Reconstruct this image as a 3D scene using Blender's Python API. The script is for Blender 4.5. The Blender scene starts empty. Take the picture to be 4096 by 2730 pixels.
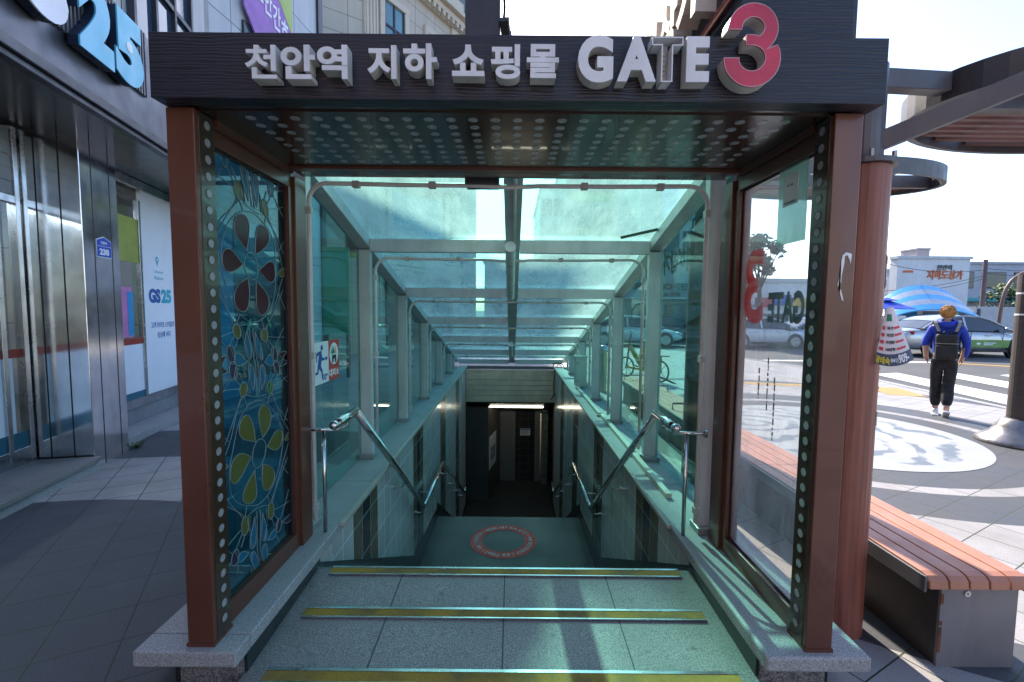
import bpy, bmesh, math, random
from mathutils import Vector, Matrix
random.seed(7)
R = math.radians
SC = bpy.context.scene
COL = SC.collection
# ------------------------------------------------------------------ camera
EYE = Vector((0, 0, 1.62))
PITCH, ROLL = R(4.0), 0.009
fwd = Vector((0, math.cos(PITCH), -math.sin(PITCH)))
right = Vector((1, 0, 0))
up = Vector((0, math.sin(PITCH), math.cos(PITCH)))
r2 = right * math.cos(ROLL) - up * math.sin(ROLL) * -1
u2 = up * math.cos(ROLL) - right * math.sin(ROLL)
cd = bpy.data.cameras.new('camera')
cam = bpy.data.objects.new('camera', cd)
COL.objects.link(cam)
mw = Matrix((r2, u2, -fwd)).transposed().to_4x4()
mw.translation = EYE
cam.matrix_world = mw
cd.sensor_width = 36
cd.lens = 16.0
cd.clip_end = 600
cd.clip_start = 0.05
SC.camera = cam
# ------------------------------------------------------------------ world and sun
AZ, EL = R(7.5), R(38)
w = bpy.data.worlds.new('World')
SC.world = w
w.use_nodes = True
wn = w.node_tree
bg = wn.nodes['Background']
sky = wn.nodes.new('ShaderNodeTexSky')
sky.sky_type = 'NISHITA'
sky.sun_disc = False
sky.sun_elevation = EL
sky.sun_rotation = -AZ
sky.air_density = 1.0
sky.dust_density = 1.0
sky.ozone_density = 1.5
tint = wn.nodes.new('ShaderNodeMixRGB')
tint.blend_type = 'MULTIPLY'
tint.inputs[0].default_value = 1
tint.inputs[2].default_value = (.95, .985, 1.08, 1)
wn.links.new(sky.outputs[0], tint.inputs[1])
wn.links.new(tint.outputs[0], bg.inputs[0])
bg.inputs[1].default_value = 0.14
sd = bpy.data.lights.new('sun', 'SUN')
sd.energy = 3.6
sd.angle = R(0.55)
sd.color = (1.0, 0.91, 0.78)
sun = bpy.data.objects.new('sun', sd)
COL.objects.link(sun)
sun.location = (0, 0, 30)
sdir = Vector((-math.sin(AZ) * math.cos(EL), math.cos(AZ) * math.cos(EL), math.sin(EL)))
sun.rotation_euler = (-sdir).to_track_quat('-Z', 'Y').to_euler()
SC.view_settings.view_transform = 'Standard'
SC.view_settings.look = 'None'
SC.view_settings.gamma = 1
SC.view_settings.exposure = 1.58
SC.render.engine = 'CYCLES'
SC.cycles.transparent_max_bounces = 24
SC.cycles.max_bounces = 9
SC.cycles.glossy_bounces = 4
SC.cycles.transmission_bounces = 6
SC.cycles.sample_clamp_indirect = 6
SC.cycles.caustics_reflective = False
SC.cycles.caustics_refractive = False


# ------------------------------------------------------------------ material helpers
class NT:
    def __init__(s, name):
        s.m = bpy.data.materials.new(name)
        s.m.use_nodes = True
        s.t = s.m.node_tree
        s.t.nodes.clear()
        s.out = s.t.nodes.new('ShaderNodeOutputMaterial')
        s.tc = s.t.nodes.new('ShaderNodeTexCoord')
        s.obj = s.tc.outputs['Object']

    def n(s, ty, **k):
        nd = s.t.nodes.new('ShaderNode' + ty)
        for a, b in k.items():
            setattr(nd, a, b)
        return nd

    def put(s, sock, v):
        if hasattr(v, 'is_output'):
            s.t.links.new(v, sock)
        elif isinstance(v, (tuple, list)) and len(v) == 3 and sock.type == 'RGBA':
            sock.default_value = (*v, 1)
        else:
            sock.default_value = v

    def math(s, op, a, b=0.0, c=0.0):
        nd = s.n('Math', operation=op)
        s.put(nd.inputs[0], a)
        s.put(nd.inputs[1], b)
        s.put(nd.inputs[2], c)
        return nd.outputs[0]

    def sep(s, v=None):
        nd = s.n('SeparateXYZ')
        s.put(nd.inputs[0], v or s.obj)
        return nd.outputs

    def comb(s, x=0.0, y=0.0, z=0.0):
        nd = s.n('CombineXYZ')
        for i, v in enumerate((x, y, z)):
            s.put(nd.inputs[i], v)
        return nd.outputs[0]

    def noise(s, scale, vec=None, detail=3, rough=.55, sc3=None):
        nd = s.n('TexNoise')
        v = vec or s.obj
        if sc3:
            mp = s.n('Mapping')
            s.put(mp.inputs[0], v)
            mp.inputs['Scale'].default_value = sc3
            v = mp.outputs[0]
        s.put(nd.inputs['Vector'], v)
        nd.inputs['Scale'].default_value = scale
        nd.inputs['Detail'].default_value = detail
        nd.inputs['Roughness'].default_value = rough
        return nd.outputs[0]

    def mr(s, v, a, b, c=0.0, d=1.0):
        nd = s.n('MapRange')
        s.put(nd.inputs[0], v)
        for i, q in enumerate((a, b, c, d)):
            nd.inputs[i + 1].default_value = q
        return nd.outputs[0]

    def mix(s, f, a, b, blend='MIX'):
        nd = s.n('MixRGB', blend_type=blend)
        s.put(nd.inputs[0], f)
        s.put(nd.inputs[1], a)
        s.put(nd.inputs[2], b)
        return nd.outputs[0]

    def bump(s, h, strength=.3, dist=.01):
        nd = s.n('Bump')
        nd.inputs['Strength'].default_value = strength
        nd.inputs['Distance'].default_value = dist
        s.put(nd.inputs['Height'], h)
        return nd.outputs[0]

    def bsdf(s, col, rough=.5, metal=0.0, normal=None, spec=.5, emit=None, es=0, coat=0):
        nd = s.n('BsdfPrincipled')
        s.put(nd.inputs['Base Color'], col)
        s.put(nd.inputs['Roughness'], rough)
        s.put(nd.inputs['Metallic'], metal)
        nd.inputs['Specular IOR Level'].default_value = spec
        nd.inputs['Coat Weight'].default_value = coat
        if normal:
            s.put(nd.inputs['Normal'], normal)
        if emit:
            s.put(nd.inputs['Emission Color'], emit)
            nd.inputs['Emission Strength'].default_value = es
        return nd.outputs[0]

    def end(s, sh):
        s.t.links.new(sh, s.out.inputs[0])
        return s.m


def PM(name, c, rough=.5, metal=0.0, var=.12, sc=3.0, bump=0.0, bs=60, spec=.5, grime=0.0, coat=0, emit=None, es=0):
    t = NT(name)
    a = t.noise(sc, detail=5)
    lo = tuple(x * (1 - var) for x in c)
    hi = tuple(min(1, x * (1 + var)) for x in c)
    col = t.mix(t.mr(a, .3, .7), lo, hi)
    if grime:
        g = t.noise(1.0, sc3=(9, 9, 1.2), detail=6, rough=.7)
        col = t.mix(t.math('MULTIPLY', t.mr(g, .48, .75), grime), col, tuple(x * .35 for x in c))
    rr = t.mr(t.noise(sc * 2.3, detail=4), .3, .7, max(0.02, rough * .8), min(1, rough * 1.25))
    nrm = t.bump(t.noise(bs, detail=4), bump, .004) if bump else None
    return t.end(t.bsdf(col, rr, metal, nrm, spec, emit, es, coat))


def granite(name, base, speck, sc=130, rough=.6, amount=.5, extra=None):
    t = NT(name)
    n1 = t.noise(sc, detail=2, rough=.7)
    n2 = t.noise(sc * 2.1, detail=1)
    n3 = t.noise(2.2, detail=5)
    col = t.mix(t.mr(n1, .42, .58), speck, base)
    col = t.mix(t.math('MULTIPLY', t.mr(n2, .56, .62), amount), col, tuple(x * .35 for x in speck))
    col = t.mix(t.mr(n3, .3, .75, 0, .5), col, tuple(x * .42 for x in base))
    n4 = t.noise(7.5, detail=6, rough=.75)
    col = t.mix(t.mr(n4, .60, .74, 0, .55), col, tuple(x * .3 for x in base))
    if extra:
        col = extra(t, col)
    return t.end(t.bsdf(col, t.mr(n3, .3, .7, rough, rough * 1.3), 0, t.bump(n1, .12, .002)))


def joints(t, col, pts, dark, w=.0035):
    """dark joints where an axis coordinate equals one of the values"""
    o = t.sep()
    for ax, v in pts:
        d = t.math('ABSOLUTE', t.math('SUBTRACT', o[ax], v))
        col = t.mix(t.math('LESS_THAN', d, w), col, dark)
    return col


def glass(name, tint, dust=0.0, dustcol=(.8, .85, .82), dscale=3, sp=(1, 1, 1), lo=.45, hi=.8, base=0.02, gloss_r=.01, refl=1.0):
    t = NT(name)
    tr = t.n('BsdfTransparent')
    t.put(tr.inputs[0], tint)
    gl = t.n('BsdfGlossy')
    gl.inputs['Roughness'].default_value = gloss_r
    fr = t.n('LayerWeight')
    fr.inputs[0].default_value = .5
    f5 = t.math('POWER', fr.outputs[1], 4.0)
    m = t.n('MixShader')
    t.put(m.inputs[0], t.math('MINIMUM', t.math('MULTIPLY', t.math('ADD', t.math('MULTIPLY', f5, .8), .035), refl), 1.0))
    t.t.links.new(tr.outputs[0], m.inputs[1])
    t.t.links.new(gl.outputs[0], m.inputs[2])
    sh = m.outputs[0]
    if dust:
        tl = t.n('BsdfTranslucent')
        t.put(tl.inputs[0], dustcol)
        df = t.n('BsdfDiffuse')
        t.put(df.inputs[0], dustcol)
        m1 = t.n('MixShader')
        m1.inputs[0].default_value = .35
        t.t.links.new(tl.outputs[0], m1.inputs[1])
        t.t.links.new(df.outputs[0], m1.inputs[2])
        f = t.math('MULTIPLY', t.mr(t.noise(dscale, sc3=sp, detail=7, rough=.7), lo, hi), dust)
        spk = t.math('MULTIPLY', t.mr(t.noise(70, detail=1), .68, .72), dust * .8)
        drip = t.math('MULTIPLY', t.mr(t.noise(1.0, sc3=(26, 26, 1.4) if sp[1] >= 1 else (26, 1.2, 1.2), detail=5, rough=.75), .55, .72), dust * .7)
        spk = t.math('MAXIMUM', spk, drip)
        f = t.math('ADD', t.math('MAXIMUM', f, spk), base)
        m2 = t.n('MixShader')
        t.put(m2.inputs[0], f)
        t.t.links.new(sh, m2.inputs[1])
        t.t.links.new(m1.outputs[0], m2.inputs[2])
        sh = m2.outputs[0]
    return t.end(sh)


# ------------------------------------------------------------------ mesh helpers
def link(o, parent=None):
    COL.objects.link(o)
    if parent is not None:
        o.parent = parent
        o.location = -world_loc(parent)
    return o


def world_loc(o):
    p = o.location.copy()
    while o.parent is not None:
        o = o.parent
        p += o.location
    return p


class MB:
    def __init__(s):
        s.v, s.f = [], []

    def add(s, vs, fs):
        k = len(s.v)
        s.v += [tuple(v) for v in vs]
        s.f += [tuple(i + k for i in f) for f in fs]
        return s

    def box(s, x0, x1, y0, y1, z0, z1):
        return s.hexa([(x0, y0, z0), (x1, y0, z0), (x1, y1, z0), (x0, y1, z0), (x0, y0, z1), (x1, y0, z1), (x1, y1, z1), (x0, y1, z1)])

    def hexa(s, p):
        return s.add(p, [(0, 3, 2, 1), (4, 5, 6, 7), (0, 1, 5, 4), (1, 2, 6, 5), (2, 3, 7, 6), (3, 0, 4, 7)])

    def obox(s, o, ax, ay, az, x0, x1, y0, y1, z0, z1):
        o, ax, ay, az = map(Vector, (o, ax, ay, az))
        P = lambda x, y, z: o + ax * x + ay * y + az * z
        return s.hexa([P(x0, y0, z0), P(x1, y0, z0), P(x1, y1, z0), P(x0, y1, z0), P(x0, y0, z1), P(x1, y0, z1), P(x1, y1, z1), P(x0, y1, z1)])

    def beam(s, a, b, w, h, upv=(0, 0, 1)):
        """bar from a to b, w wide, h high, centred"""
        a, b = Vector(a), Vector(b)
        d = (b - a)
        L = d.length
        d.normalize()
        sx = d.cross(Vector(upv)).normalized()
        u = sx.cross(d)
        return s.obox(a, sx, d, u, -w / 2, w / 2, 0, L, -h / 2, h / 2)

    def tube(s, path, r, seg=10, caps=True, closed=False):
        pts = [Vector(p) for p in path]
        n = len(pts)
        rs = r if isinstance(r, (list, tuple)) else [r] * n
        vs, fs = [], []
        prev = None
        for i, p in enumerate(pts):
            if closed:
                d = pts[(i + 1) % n] - pts[i - 1]
            else:
                d = (pts[min(i + 1, n - 1)] - pts[max(i - 1, 0)])
            d.normalize()
            if prev is None:
                a = d.orthogonal().normalized()
            else:
                a = (prev - d * prev.dot(d))
                a = a.normalized() if a.length > 1e-6 else d.orthogonal().normalized()
            prev = a
            b = d.cross(a)
            for k in range(seg):
                t = 2 * math.pi * k / seg
                vs.append(p + (a * math.cos(t) + b * math.sin(t)) * rs[i])
        m = n if closed else n - 1
        for i in range(m):
            for k in range(seg):
                j = (i + 1) % n
                fs.append((i * seg + k, i * seg + (k + 1) % seg, j * seg + (k + 1) % seg, j * seg + k))
        if caps and not closed:
            fs.append(tuple(range(seg))[::-1])
            fs.append(tuple((n - 1) * seg + k for k in range(seg)))
        return s.add(vs, fs)

    def prism(s, poly, o, ax, ay, az, d0, d1):
        """polygon (u,v) in plane ax,ay at o, extruded along az from d0 to d1"""
        o, ax, ay, az = map(Vector, (o, ax, ay, az))
        n = len(poly)
        vs = [o + ax * u + ay * v + az * d0 for u, v in poly] + [o + ax * u + ay * v + az * d1 for u, v in poly]
        fs = [tuple(range(n))[::-1], tuple(range(n, 2 * n))] + [(i, (i + 1) % n, n + (i + 1) % n, n + i) for i in range(n)]
        return s.add(vs, fs)

    def sphere(s, c, r, seg=12, rings=8, sc=(1, 1, 1)):
        c = Vector(c)
        vs, fs = [], []
        for i in range(rings + 1):
            th = math.pi * i / rings
            for k in range(seg):
                ph = 2 * math.pi * k / seg
                vs.append(c + Vector((r * sc[0] * math.sin(th) * math.cos(ph), r * sc[1] * math.sin(th) * math.sin(ph), r * sc[2] * math.cos(th))))
        for i in range(rings):
            for k in range(seg):
                fs.append((i * seg + k, (i + 1) * seg + k, (i + 1) * seg + (k + 1) % seg, i * seg + (k + 1) % seg))
        return s.add(vs, fs)

    def lathe(s, c, prof, seg=24):
        c = Vector(c)
        vs, fs = [], []
        for r, z in prof:
            for k in range(seg):
                a = 2 * math.pi * k / seg
                vs.append(c + Vector((r * math.cos(a), r * math.sin(a), z)))
        for i in range(len(prof) - 1):
            for k in range(seg):
                fs.append((i * seg + k, i * seg + (k + 1) % seg, (i + 1) * seg + (k + 1) % seg, (i + 1) * seg + k))
        return s.add(vs, fs)

    def disc(s, c, r, nrm, seg=14, th=.004):
        c, nrm = Vector(c), Vector(nrm).normalized()
        return s.tube([c, c + nrm * th], r, seg)

    def build(s, name, mat, parent=None, smooth=False, bevel=0.0, seg=2, fixn=True):
        me = bpy.data.meshes.new(name)
        me.from_pydata(s.v, [], s.f)
        if fixn:
            bm = bmesh.new()
            bm.from_mesh(me)
            bmesh.ops.recalc_face_normals(bm, faces=bm.faces)
            bm.to_mesh(me)
            bm.free()
        me.materials.append(mat)
        if smooth:
            for p in me.polygons:
                p.use_smooth = True
        me.update()
        o = bpy.data.objects.new(name, me)
        link(o, parent)
        if bevel:
            md = o.modifiers.new('bevel', 'BEVEL')
            md.width = bevel
            md.segments = seg
            md.limit_method = 'ANGLE'
            md.angle_limit = R(40)
        return o


def tag(o, label=None, cat=None, group=None, kind=None):
    if label: o['label'] = label
    if cat: o['category'] = cat
    if group: o['group'] = group
    if kind: o['kind'] = kind
    return o


def E(name, loc, label, cat, group=None):
    o = bpy.data.objects.new(name, None)
    o.empty_display_size = .1
    o.location = loc
    COL.objects.link(o)
    return tag(o, label, cat, group)


def S(o):
    o['kind'] = 'structure'
    return o


def copy_tree(o, parent=None):
    c = o.copy()
    COL.objects.link(c)
    if parent: c.parent = parent
    for ch in [x for x in o.children]:
        copy_tree(ch, c)
    return c


def smoothed(pts, n=6):
    """catmull-rom through points"""
    P = [Vector(p) for p in pts]
    P = [P[0] * 2 - P[1]] + P + [P[-1] * 2 - P[-2]]
    out = []
    for i in range(1, len(P) - 2):
        for k in range(n):
            t = k / n
            a, b, c, d = P[i - 1:i + 3]
            out.append(.5 * ((2 * b) + (c - a) * t + (2 * a - 5 * b + 4 * c - d) * t * t + (3 * b - a - 3 * c + d) * t ** 3))
    out.append(P[-2])
    return out


_gl = {}


def glyph(txt, bold=.02, depth=.1):
    k = (txt, bold, depth)
    if k in _gl: return _gl[k]
    cu = bpy.data.curves.new('t', 'FONT')
    cu.body = txt
    cu.size = 1
    cu.offset = bold
    cu.extrude = depth / 2
    cu.resolution_u = 5
    o = bpy.data.objects.new('t', cu)
    COL.objects.link(o)
    dg = bpy.context.evaluated_depsgraph_get()
    me = bpy.data.meshes.new_from_object(o.evaluated_get(dg))
    vs = [tuple(v.co) for v in me.vertices]
    fs = [tuple(p.vertices) for p in me.polygons]
    bpy.data.objects.remove(o)
    bpy.data.curves.remove(cu)
    bpy.data.meshes.remove(me)
    _gl[k] = (vs, fs)
    return _gl[k]


def text(mb, txt, o, ax, ay, az, w=None, h=None, depth=.004, bold=.02, align='L', fit=False):
    """flat or extruded writing; o is the lower left corner (or centre) of its box; az the way it faces"""
    vs, fs = glyph(txt, bold)
    x0, x1 = min(v[0] for v in vs), max(v[0] for v in vs)
    y0, y1 = min(v[1] for v in vs), max(v[1] for v in vs)
    sx = (w / (x1 - x0)) if w else None
    sy = (h / (y1 - y0)) if h else None
    if sx is None: sx = sy
    if sy is None: sy = sx
    W, Hh = (x1 - x0) * sx, (y1 - y0) * sy
    o, ax, ay, az = map(Vector, (o, ax, ay, az))
    dx = -W / 2 if align == 'C' else 0
    dy = -Hh / 2 if align == 'C' else 0
    mb.add([o + ax * ((v[0] - x0) * sx + dx) + ay * ((v[1] - y0) * sy + dy) + az * ((v[2] / .1 + .5) * depth) for v in vs], fs)
    return mb

# ------------------------------------------------------------------ materials
FX0, FX1 = -1.53, 1.475          # kerb outer edges
IL, IR = -1.11, 1.045            # inner edges of the kerb slabs
WL, WR = -1.14, 1.075            # stair walls
YEND = 11.3
dk = (.012, .014, .016)


def spots(t, c):
    o = t.sep()
    for sc_s, th, k in ((3.1, .055, .75), (5.3, .10, .45), (14, .05, .5)):
        vo = t.n('TexVoronoi', feature='F1')
        t.put(vo.inputs['Vector'], t.comb(o[0], o[1], 0.0))
        vo.inputs['Scale'].default_value = sc_s
        d = t.math('ADD', vo.outputs[0], t.math('MULTIPLY', t.noise(18, detail=4), .12))
        c = t.mix(t.mr(d, th, th + .06, k, 0), c, (.03, .032, .032))
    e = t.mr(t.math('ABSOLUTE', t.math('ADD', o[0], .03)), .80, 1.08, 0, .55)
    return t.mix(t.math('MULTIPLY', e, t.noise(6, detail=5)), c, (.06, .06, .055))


def floor_joint(t, c): return joints(t, spots(t, c), [(0, -.62), (0, -.03), (0, .55)], (.05, .05, .05))



gran_light = granite('granite_light', (.50, .49, .48), (.25, .25, .26), 150, .55)
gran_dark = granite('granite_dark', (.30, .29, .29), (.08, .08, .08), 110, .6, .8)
gran_floor = granite('granite_floor', (.43, .40, .38), (.15, .145, .14), 170, .5, .5, floor_joint)
gran_step = granite('granite_step', (.36, .37, .38), (.18, .18, .19), 170, .5, .5)
gran_black = PM('black_granite', (.022, .028, .03), .18, var=.3, sc=8, grime=.2)
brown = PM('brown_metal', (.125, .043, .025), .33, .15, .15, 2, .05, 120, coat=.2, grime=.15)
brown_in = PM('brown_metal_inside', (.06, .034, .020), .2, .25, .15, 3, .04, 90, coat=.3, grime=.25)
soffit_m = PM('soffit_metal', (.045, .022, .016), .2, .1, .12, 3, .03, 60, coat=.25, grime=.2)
lens_m = PM('pearl_lens', (.30, .32, .33), .25, var=.08, sc=20)
steel_grey = PM('grey_painted_steel', (.56, .58, .57), .38, .1, .1, 4, .05, 80, grime=.35)
alu = PM('aluminium_foot', (.35, .36, .35), .4, .5, .15, 9, .05, 60, grime=.3)
pvc = PM('white_plastic_conduit', (.72, .69, .67), .45, var=.1, sc=6, grime=.35)
chrome = PM('polished_steel', (.62, .6, .58), .12, 1.0, .15, 7, .02, 30)
chrome_b = PM('brushed_steel', (.5, .52, .54), .24, 1.0, .25, 3, .06, 40)
white_p = PM('white_sheet', (.78, .79, .8), .45, var=.03)
white_letter = PM('white_acrylic', (.72, .72, .73), .4, var=.08, sc=9, grime=.25)
cream_side = PM('yellowed_acrylic_return', (.60, .56, .50), .5, var=.15, sc=9, grime=.6)
red_face = PM('red_acrylic', (.55, .008, .035), .28, var=.18, sc=7, coat=.3)
black_p = PM('black_rubber', (.015, .015, .016), .6, var=.2)
dark_frame = PM('dark_grey_steel', (.045, .043, .05), .38, .3, .15, 4, .05, 60, grime=.3)
yellow_tread = None

t = NT('wood_grain_board')
g = t.n('TexWave', wave_type='BANDS', bands_direction='Z')
t.put(g.inputs['Vector'], t.comb(t.math('MULTIPLY', t.sep()[0], .12), t.sep()[1], t.sep()[2]))
g.inputs['Scale'].default_value = 26
g.inputs['Distortion'].default_value = 9
g.inputs['Detail'].default_value = 4
g.inputs['Detail Scale'].default_value = 1.6
col = t.mix(g.outputs[1], (.006, .007, .014), (.016, .017, .029))
strk = t.mr(t.noise(1, sc3=(30, 4, 1.0), detail=3), .6, .8, 0, .22)
col = t.mix(strk, col, (.05, .05, .06))
board_m = t.end(t.bsdf(col, .42, 0, t.bump(g.outputs[1], .5, .002)))

t = NT('yellow_nosing_grit')
nn = t.noise(180, detail=2)
nb = t.noise(5, detail=5)
col = t.mix(t.mr(nn, .35, .7), (.26, .14, .014), (.46, .27, .03))
col = t.mix(t.mr(nb, .42, .62, 0, .7), col, (.10, .075, .035))
nc = t.noise(22, detail=4, rough=.8)
col = t.mix(t.mr(nc, .6, .7, 0, .7), col, (.10, .10, .095))
yellow_tread = t.end(t.bsdf(col, .8, 0, t.bump(nn, .5, .003)))

# stair wall tiles: white with brown and dark stripes
t = NT('stair_wall_tiles')
o = t.sep()
br = t.n('TexBrick')
br.offset = 0
t.put(br.inputs['Vector'], t.comb(o[1], o[2], 0.0))
br.inputs['Scale'].default_value = 1
br.inputs['Brick Width'].default_value = .2
br.inputs['Row Height'].default_value = .3
br.inputs['Mortar Size'].default_value = .006
br.inputs['Mortar Smooth'].default_value = .1
t.put(br.inputs['Color1'], (.52, .50, .46))
t.put(br.inputs['Color2'], (.60, .58, .53))
t.put(br.inputs['Mortar'], (.86, .86, .84))
ph = t.math('MODULO', t.math('ADD', o[1], 16.8), 2.0)      # stripe every two metres from y 3.2
inb = t.math('LESS_THAN', ph, .6)
mid = t.math('MULTIPLY', t.math('GREATER_THAN', ph, .2), t.math('LESS_THAN', ph, .4))
sv = t.noise(14, sc3=(1, 3, .6), detail=4)
bc = t.mix(t.mr(sv, .3, .7), (.10, .085, .05), (.17, .145, .09))
dc = t.mix(t.mr(sv, .3, .7), (.018, .025, .028), (.04, .05, .052))
sc_ = t.mix(mid, bc, dc)
sc_ = t.mix(br.outputs[1], sc_, (.3, .3, .28))
col = t.mix(inb, br.outputs[0], sc_)
dirt = t.noise(1.3, detail=6, sc3=(1, 1, .5))
col = t.mix(t.mr(dirt, .45, .8, 0, .5), col, (.2, .2, .18))
tile_m = t.end(t.bsdf(col, t.mr(dirt, .3, .7, .12, .3), 0, t.bump(t.math('SUBTRACT', 1.0, br.outputs[1]), .25, .003), spec=.5))

green_glass = glass('green_side_glass', (.52, .86, .81), .07, dscale=2.5, lo=.5, hi=.85, base=.004)
roof_glass = glass('dusty_roof_glass', (.55, .93, .87), .28, (.82, .92, .88), 2.2, (1.5, .35, 1), .30, .8, .12, .03)
clear_glass = glass('clear_side_glass', (.965, .975, .97), .22, (.85, .85, .83), dscale=5, sp=(1, 1, .5), lo=.40, hi=.85, base=.085)
teal_glass = glass('teal_stained_glass', (.16, .50, .60), .12, (.1, .35, .4), 3, lo=.4, hi=.8, base=.04, gloss_r=.02, refl=1.3)

# ------------------------------------------------------------------ setting: plaza, roads, ground
HX0, HX1, HY0, HY1 = -1.44, 1.38, 1.95, 11.45
CX, CY = 4.3, 6.15      # mural centre


def paving():
    t = NT('plaza_paving')
    o = t.sep()
    a = R(28.5)
    u = t.math('ADD', t.math('MULTIPLY', o[0], math.cos(a)), t.math('MULTIPLY', o[1], math.sin(a)))
    v = t.math('SUBTRACT', t.math('MULTIPLY', o[1], math.cos(a)), t.math('MULTIPLY', o[0], math.sin(a)))
    br = t.n('TexBrick')
    br.offset = 0
    t.put(br.inputs['Vector'], t.comb(u, v, 0.0))
    br.inputs['Scale'].default_value = 1
    br.inputs['Brick Width'].default_value = .325
    br.inputs['Row Height'].default_value = .305
    br.inputs['Mortar Size'].default_value = .004
    t.put(br.inputs['Color1'], (0, 0, 0))
    t.put(br.inputs['Color2'], (1, 1, 1))
    t.put(br.inputs['Mortar'], (.5, .5, .5))

    def dist(cx, cy):
        dx = t.math('SUBTRACT', o[0], cx)
        dy = t.math('SUBTRACT', o[1], cy)
        return t.math('SQRT', t.math('ADD', t.math('MULTIPLY', dx, dx), t.math('MULTIPLY', dy, dy)))
    d = dist(CX, CY)
    def ring(a, b): return t.math('MULTIPLY', t.math('GREATER_THAN', d, a), t.math('LESS_THAN', d, b))
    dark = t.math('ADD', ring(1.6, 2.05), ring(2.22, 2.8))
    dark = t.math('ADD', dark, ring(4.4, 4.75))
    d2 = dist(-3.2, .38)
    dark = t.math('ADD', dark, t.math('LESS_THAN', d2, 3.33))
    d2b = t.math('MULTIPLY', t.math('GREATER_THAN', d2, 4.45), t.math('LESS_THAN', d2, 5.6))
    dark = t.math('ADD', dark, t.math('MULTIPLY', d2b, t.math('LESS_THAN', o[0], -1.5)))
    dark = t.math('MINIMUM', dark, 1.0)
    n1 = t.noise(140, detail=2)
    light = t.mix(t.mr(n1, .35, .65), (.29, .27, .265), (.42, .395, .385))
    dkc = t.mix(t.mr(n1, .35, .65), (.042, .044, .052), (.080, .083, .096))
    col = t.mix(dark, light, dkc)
    col = t.mix(t.math('MULTIPLY', br.outputs[0], .22), col, t.mix(.5, col, (.1, .1, .1)))
    n3 = t.noise(1.6, detail=6, rough=.65)
    col = t.mix(t.mr(n3, .4, .8, 0, .45), col, (.08, .075, .07))
    vo = t.n('TexVoronoi', feature='F1')
    t.put(vo.inputs['Vector'], t.comb(o[0], o[1], 0.0))
    vo.inputs['Scale'].default_value = 1.9
    gum = t.math('LESS_THAN', t.math('ADD', vo.outputs[0], t.math('MULTIPLY', t.noise(9), .1)), .115)
    col = t.mix(t.math('MULTIPLY', gum, .75), col, (.035, .035, .04))
    moss = t.mix(t.mr(t.noise(.9, detail=3), .4, .62), (.03, .028, .025), (.035, .055, .015))
    col = t.mix(br.outputs[1], col, moss)
    return t.end(t.bsdf(col, t.mr(n3, .3, .7, .55, .8), 0, t.bump(t.math('SUBTRACT', t.math('MULTIPLY', n1, .3), br.outputs[1]), .4, .004)))


def sheet_with_hole(poly, hole, z0, z1):
    """slab with outline poly and a rectangular hole, as a top face and outer sides"""
    bm = bmesh.new()
    P = [bm.verts.new((x, y, z1)) for x, y in poly]
    x0, x1, y0, y1 = hole
    H_ = [bm.verts.new((x, y, z1)) for x, y in ((x0, y0), (x1, y0), (x1, y1), (x0, y1))]
    es = [bm.edges.new((P[i], P[(i + 1) % len(P)])) for i in range(len(P))]
    es += [bm.edges.new((H_[i], H_[(i + 1) % 4])) for i in range(4)]
    bmesh.ops.triangle_fill(bm, edges=es, use_beauty=True)
    mb = MB()
    bm.verts.index_update()
    vs = [v.co[:] for v in bm.verts]
    fs = [tuple(v.index for v in f.verts) for f in bm.faces]
    for loop in (P, H_):
        n = len(loop)
        for i in range(n):
            a, b = loop[i], loop[(i + 1) % n]
            k = len(vs)
            vs += [a.co[:], b.co[:], (b.co.x, b.co.y, z0), (a.co.x, a.co.y, z0)]
            fs.append((k, k + 1, k + 2, k + 3))
    bm.free()
    mb.add(vs, fs)
    return mb


plaza_poly = [(-40, -12), (8.1, -12), (8.3, 6), (8.5, 9), (8.72, 11.2), (8.6, 13), (8.2, 14.6), (7.7, 16.2), (7.1, 17.6), (6.4, 18.6), (5.2, 19.3), (3, 19.7), (-40, 20)]
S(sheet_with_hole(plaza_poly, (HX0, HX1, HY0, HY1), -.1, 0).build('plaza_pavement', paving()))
t = NT('asphalt')
na = t.noise(90, detail=3)
nb = t.noise(.7, detail=6)
col = t.mix(t.mr(na, .3, .7), (.045, .045, .048), (.085, .083, .082))
col = t.mix(t.mr(nb, .4, .7, 0, .5), col, (.11, .105, .1))
asphalt = t.end(t.bsdf(col, .85, 0, t.bump(na, .4, .006)))
S(sheet_with_hole([(-260, -60), (260, -60), (260, 420), (-260, 420)], (HX0, HX1, HY0, HY1), -.6, -.1).build('road_surface', asphalt))

kerb = MB()
kp = plaza_poly[1:-1]
for i in range(len(kp) - 1):
    a, b = Vector((*kp[i], 0)), Vector((*kp[i + 1], 0))
    d = (b - a).normalized()
    nrm = Vector((d.y, -d.x, 0))
    kerb.obox(a, d, nrm, (0, 0, 1), 0, (b - a).length, .002, .16, -.1, .012)
S(kerb.build('road_kerb', gran_light))

t = NT('road_paint_white')
wn_ = t.noise(30, detail=5)
rp_white = t.end(t.bsdf(t.mix(t.mr(wn_, .5, .75, 0, .55), (.62, .62, .6), (.3, .3, .3)), .7))
t = NT('road_paint_yellow')
wn_ = t.noise(30, detail=5)
rp_yel = t.end(t.bsdf(t.mix(t.mr(wn_, .5, .75, 0, .5), (.62, .33, .05), (.3, .25, .15)), .7))


def flat(name, polys, z, mat, parent=None):
    mb = MB()
    for p in polys:
        mb.add([(x, y, z) for x, y in p], [tuple(range(len(p)))])
    return mb.build(name, mat, parent, fixn=False)


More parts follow.
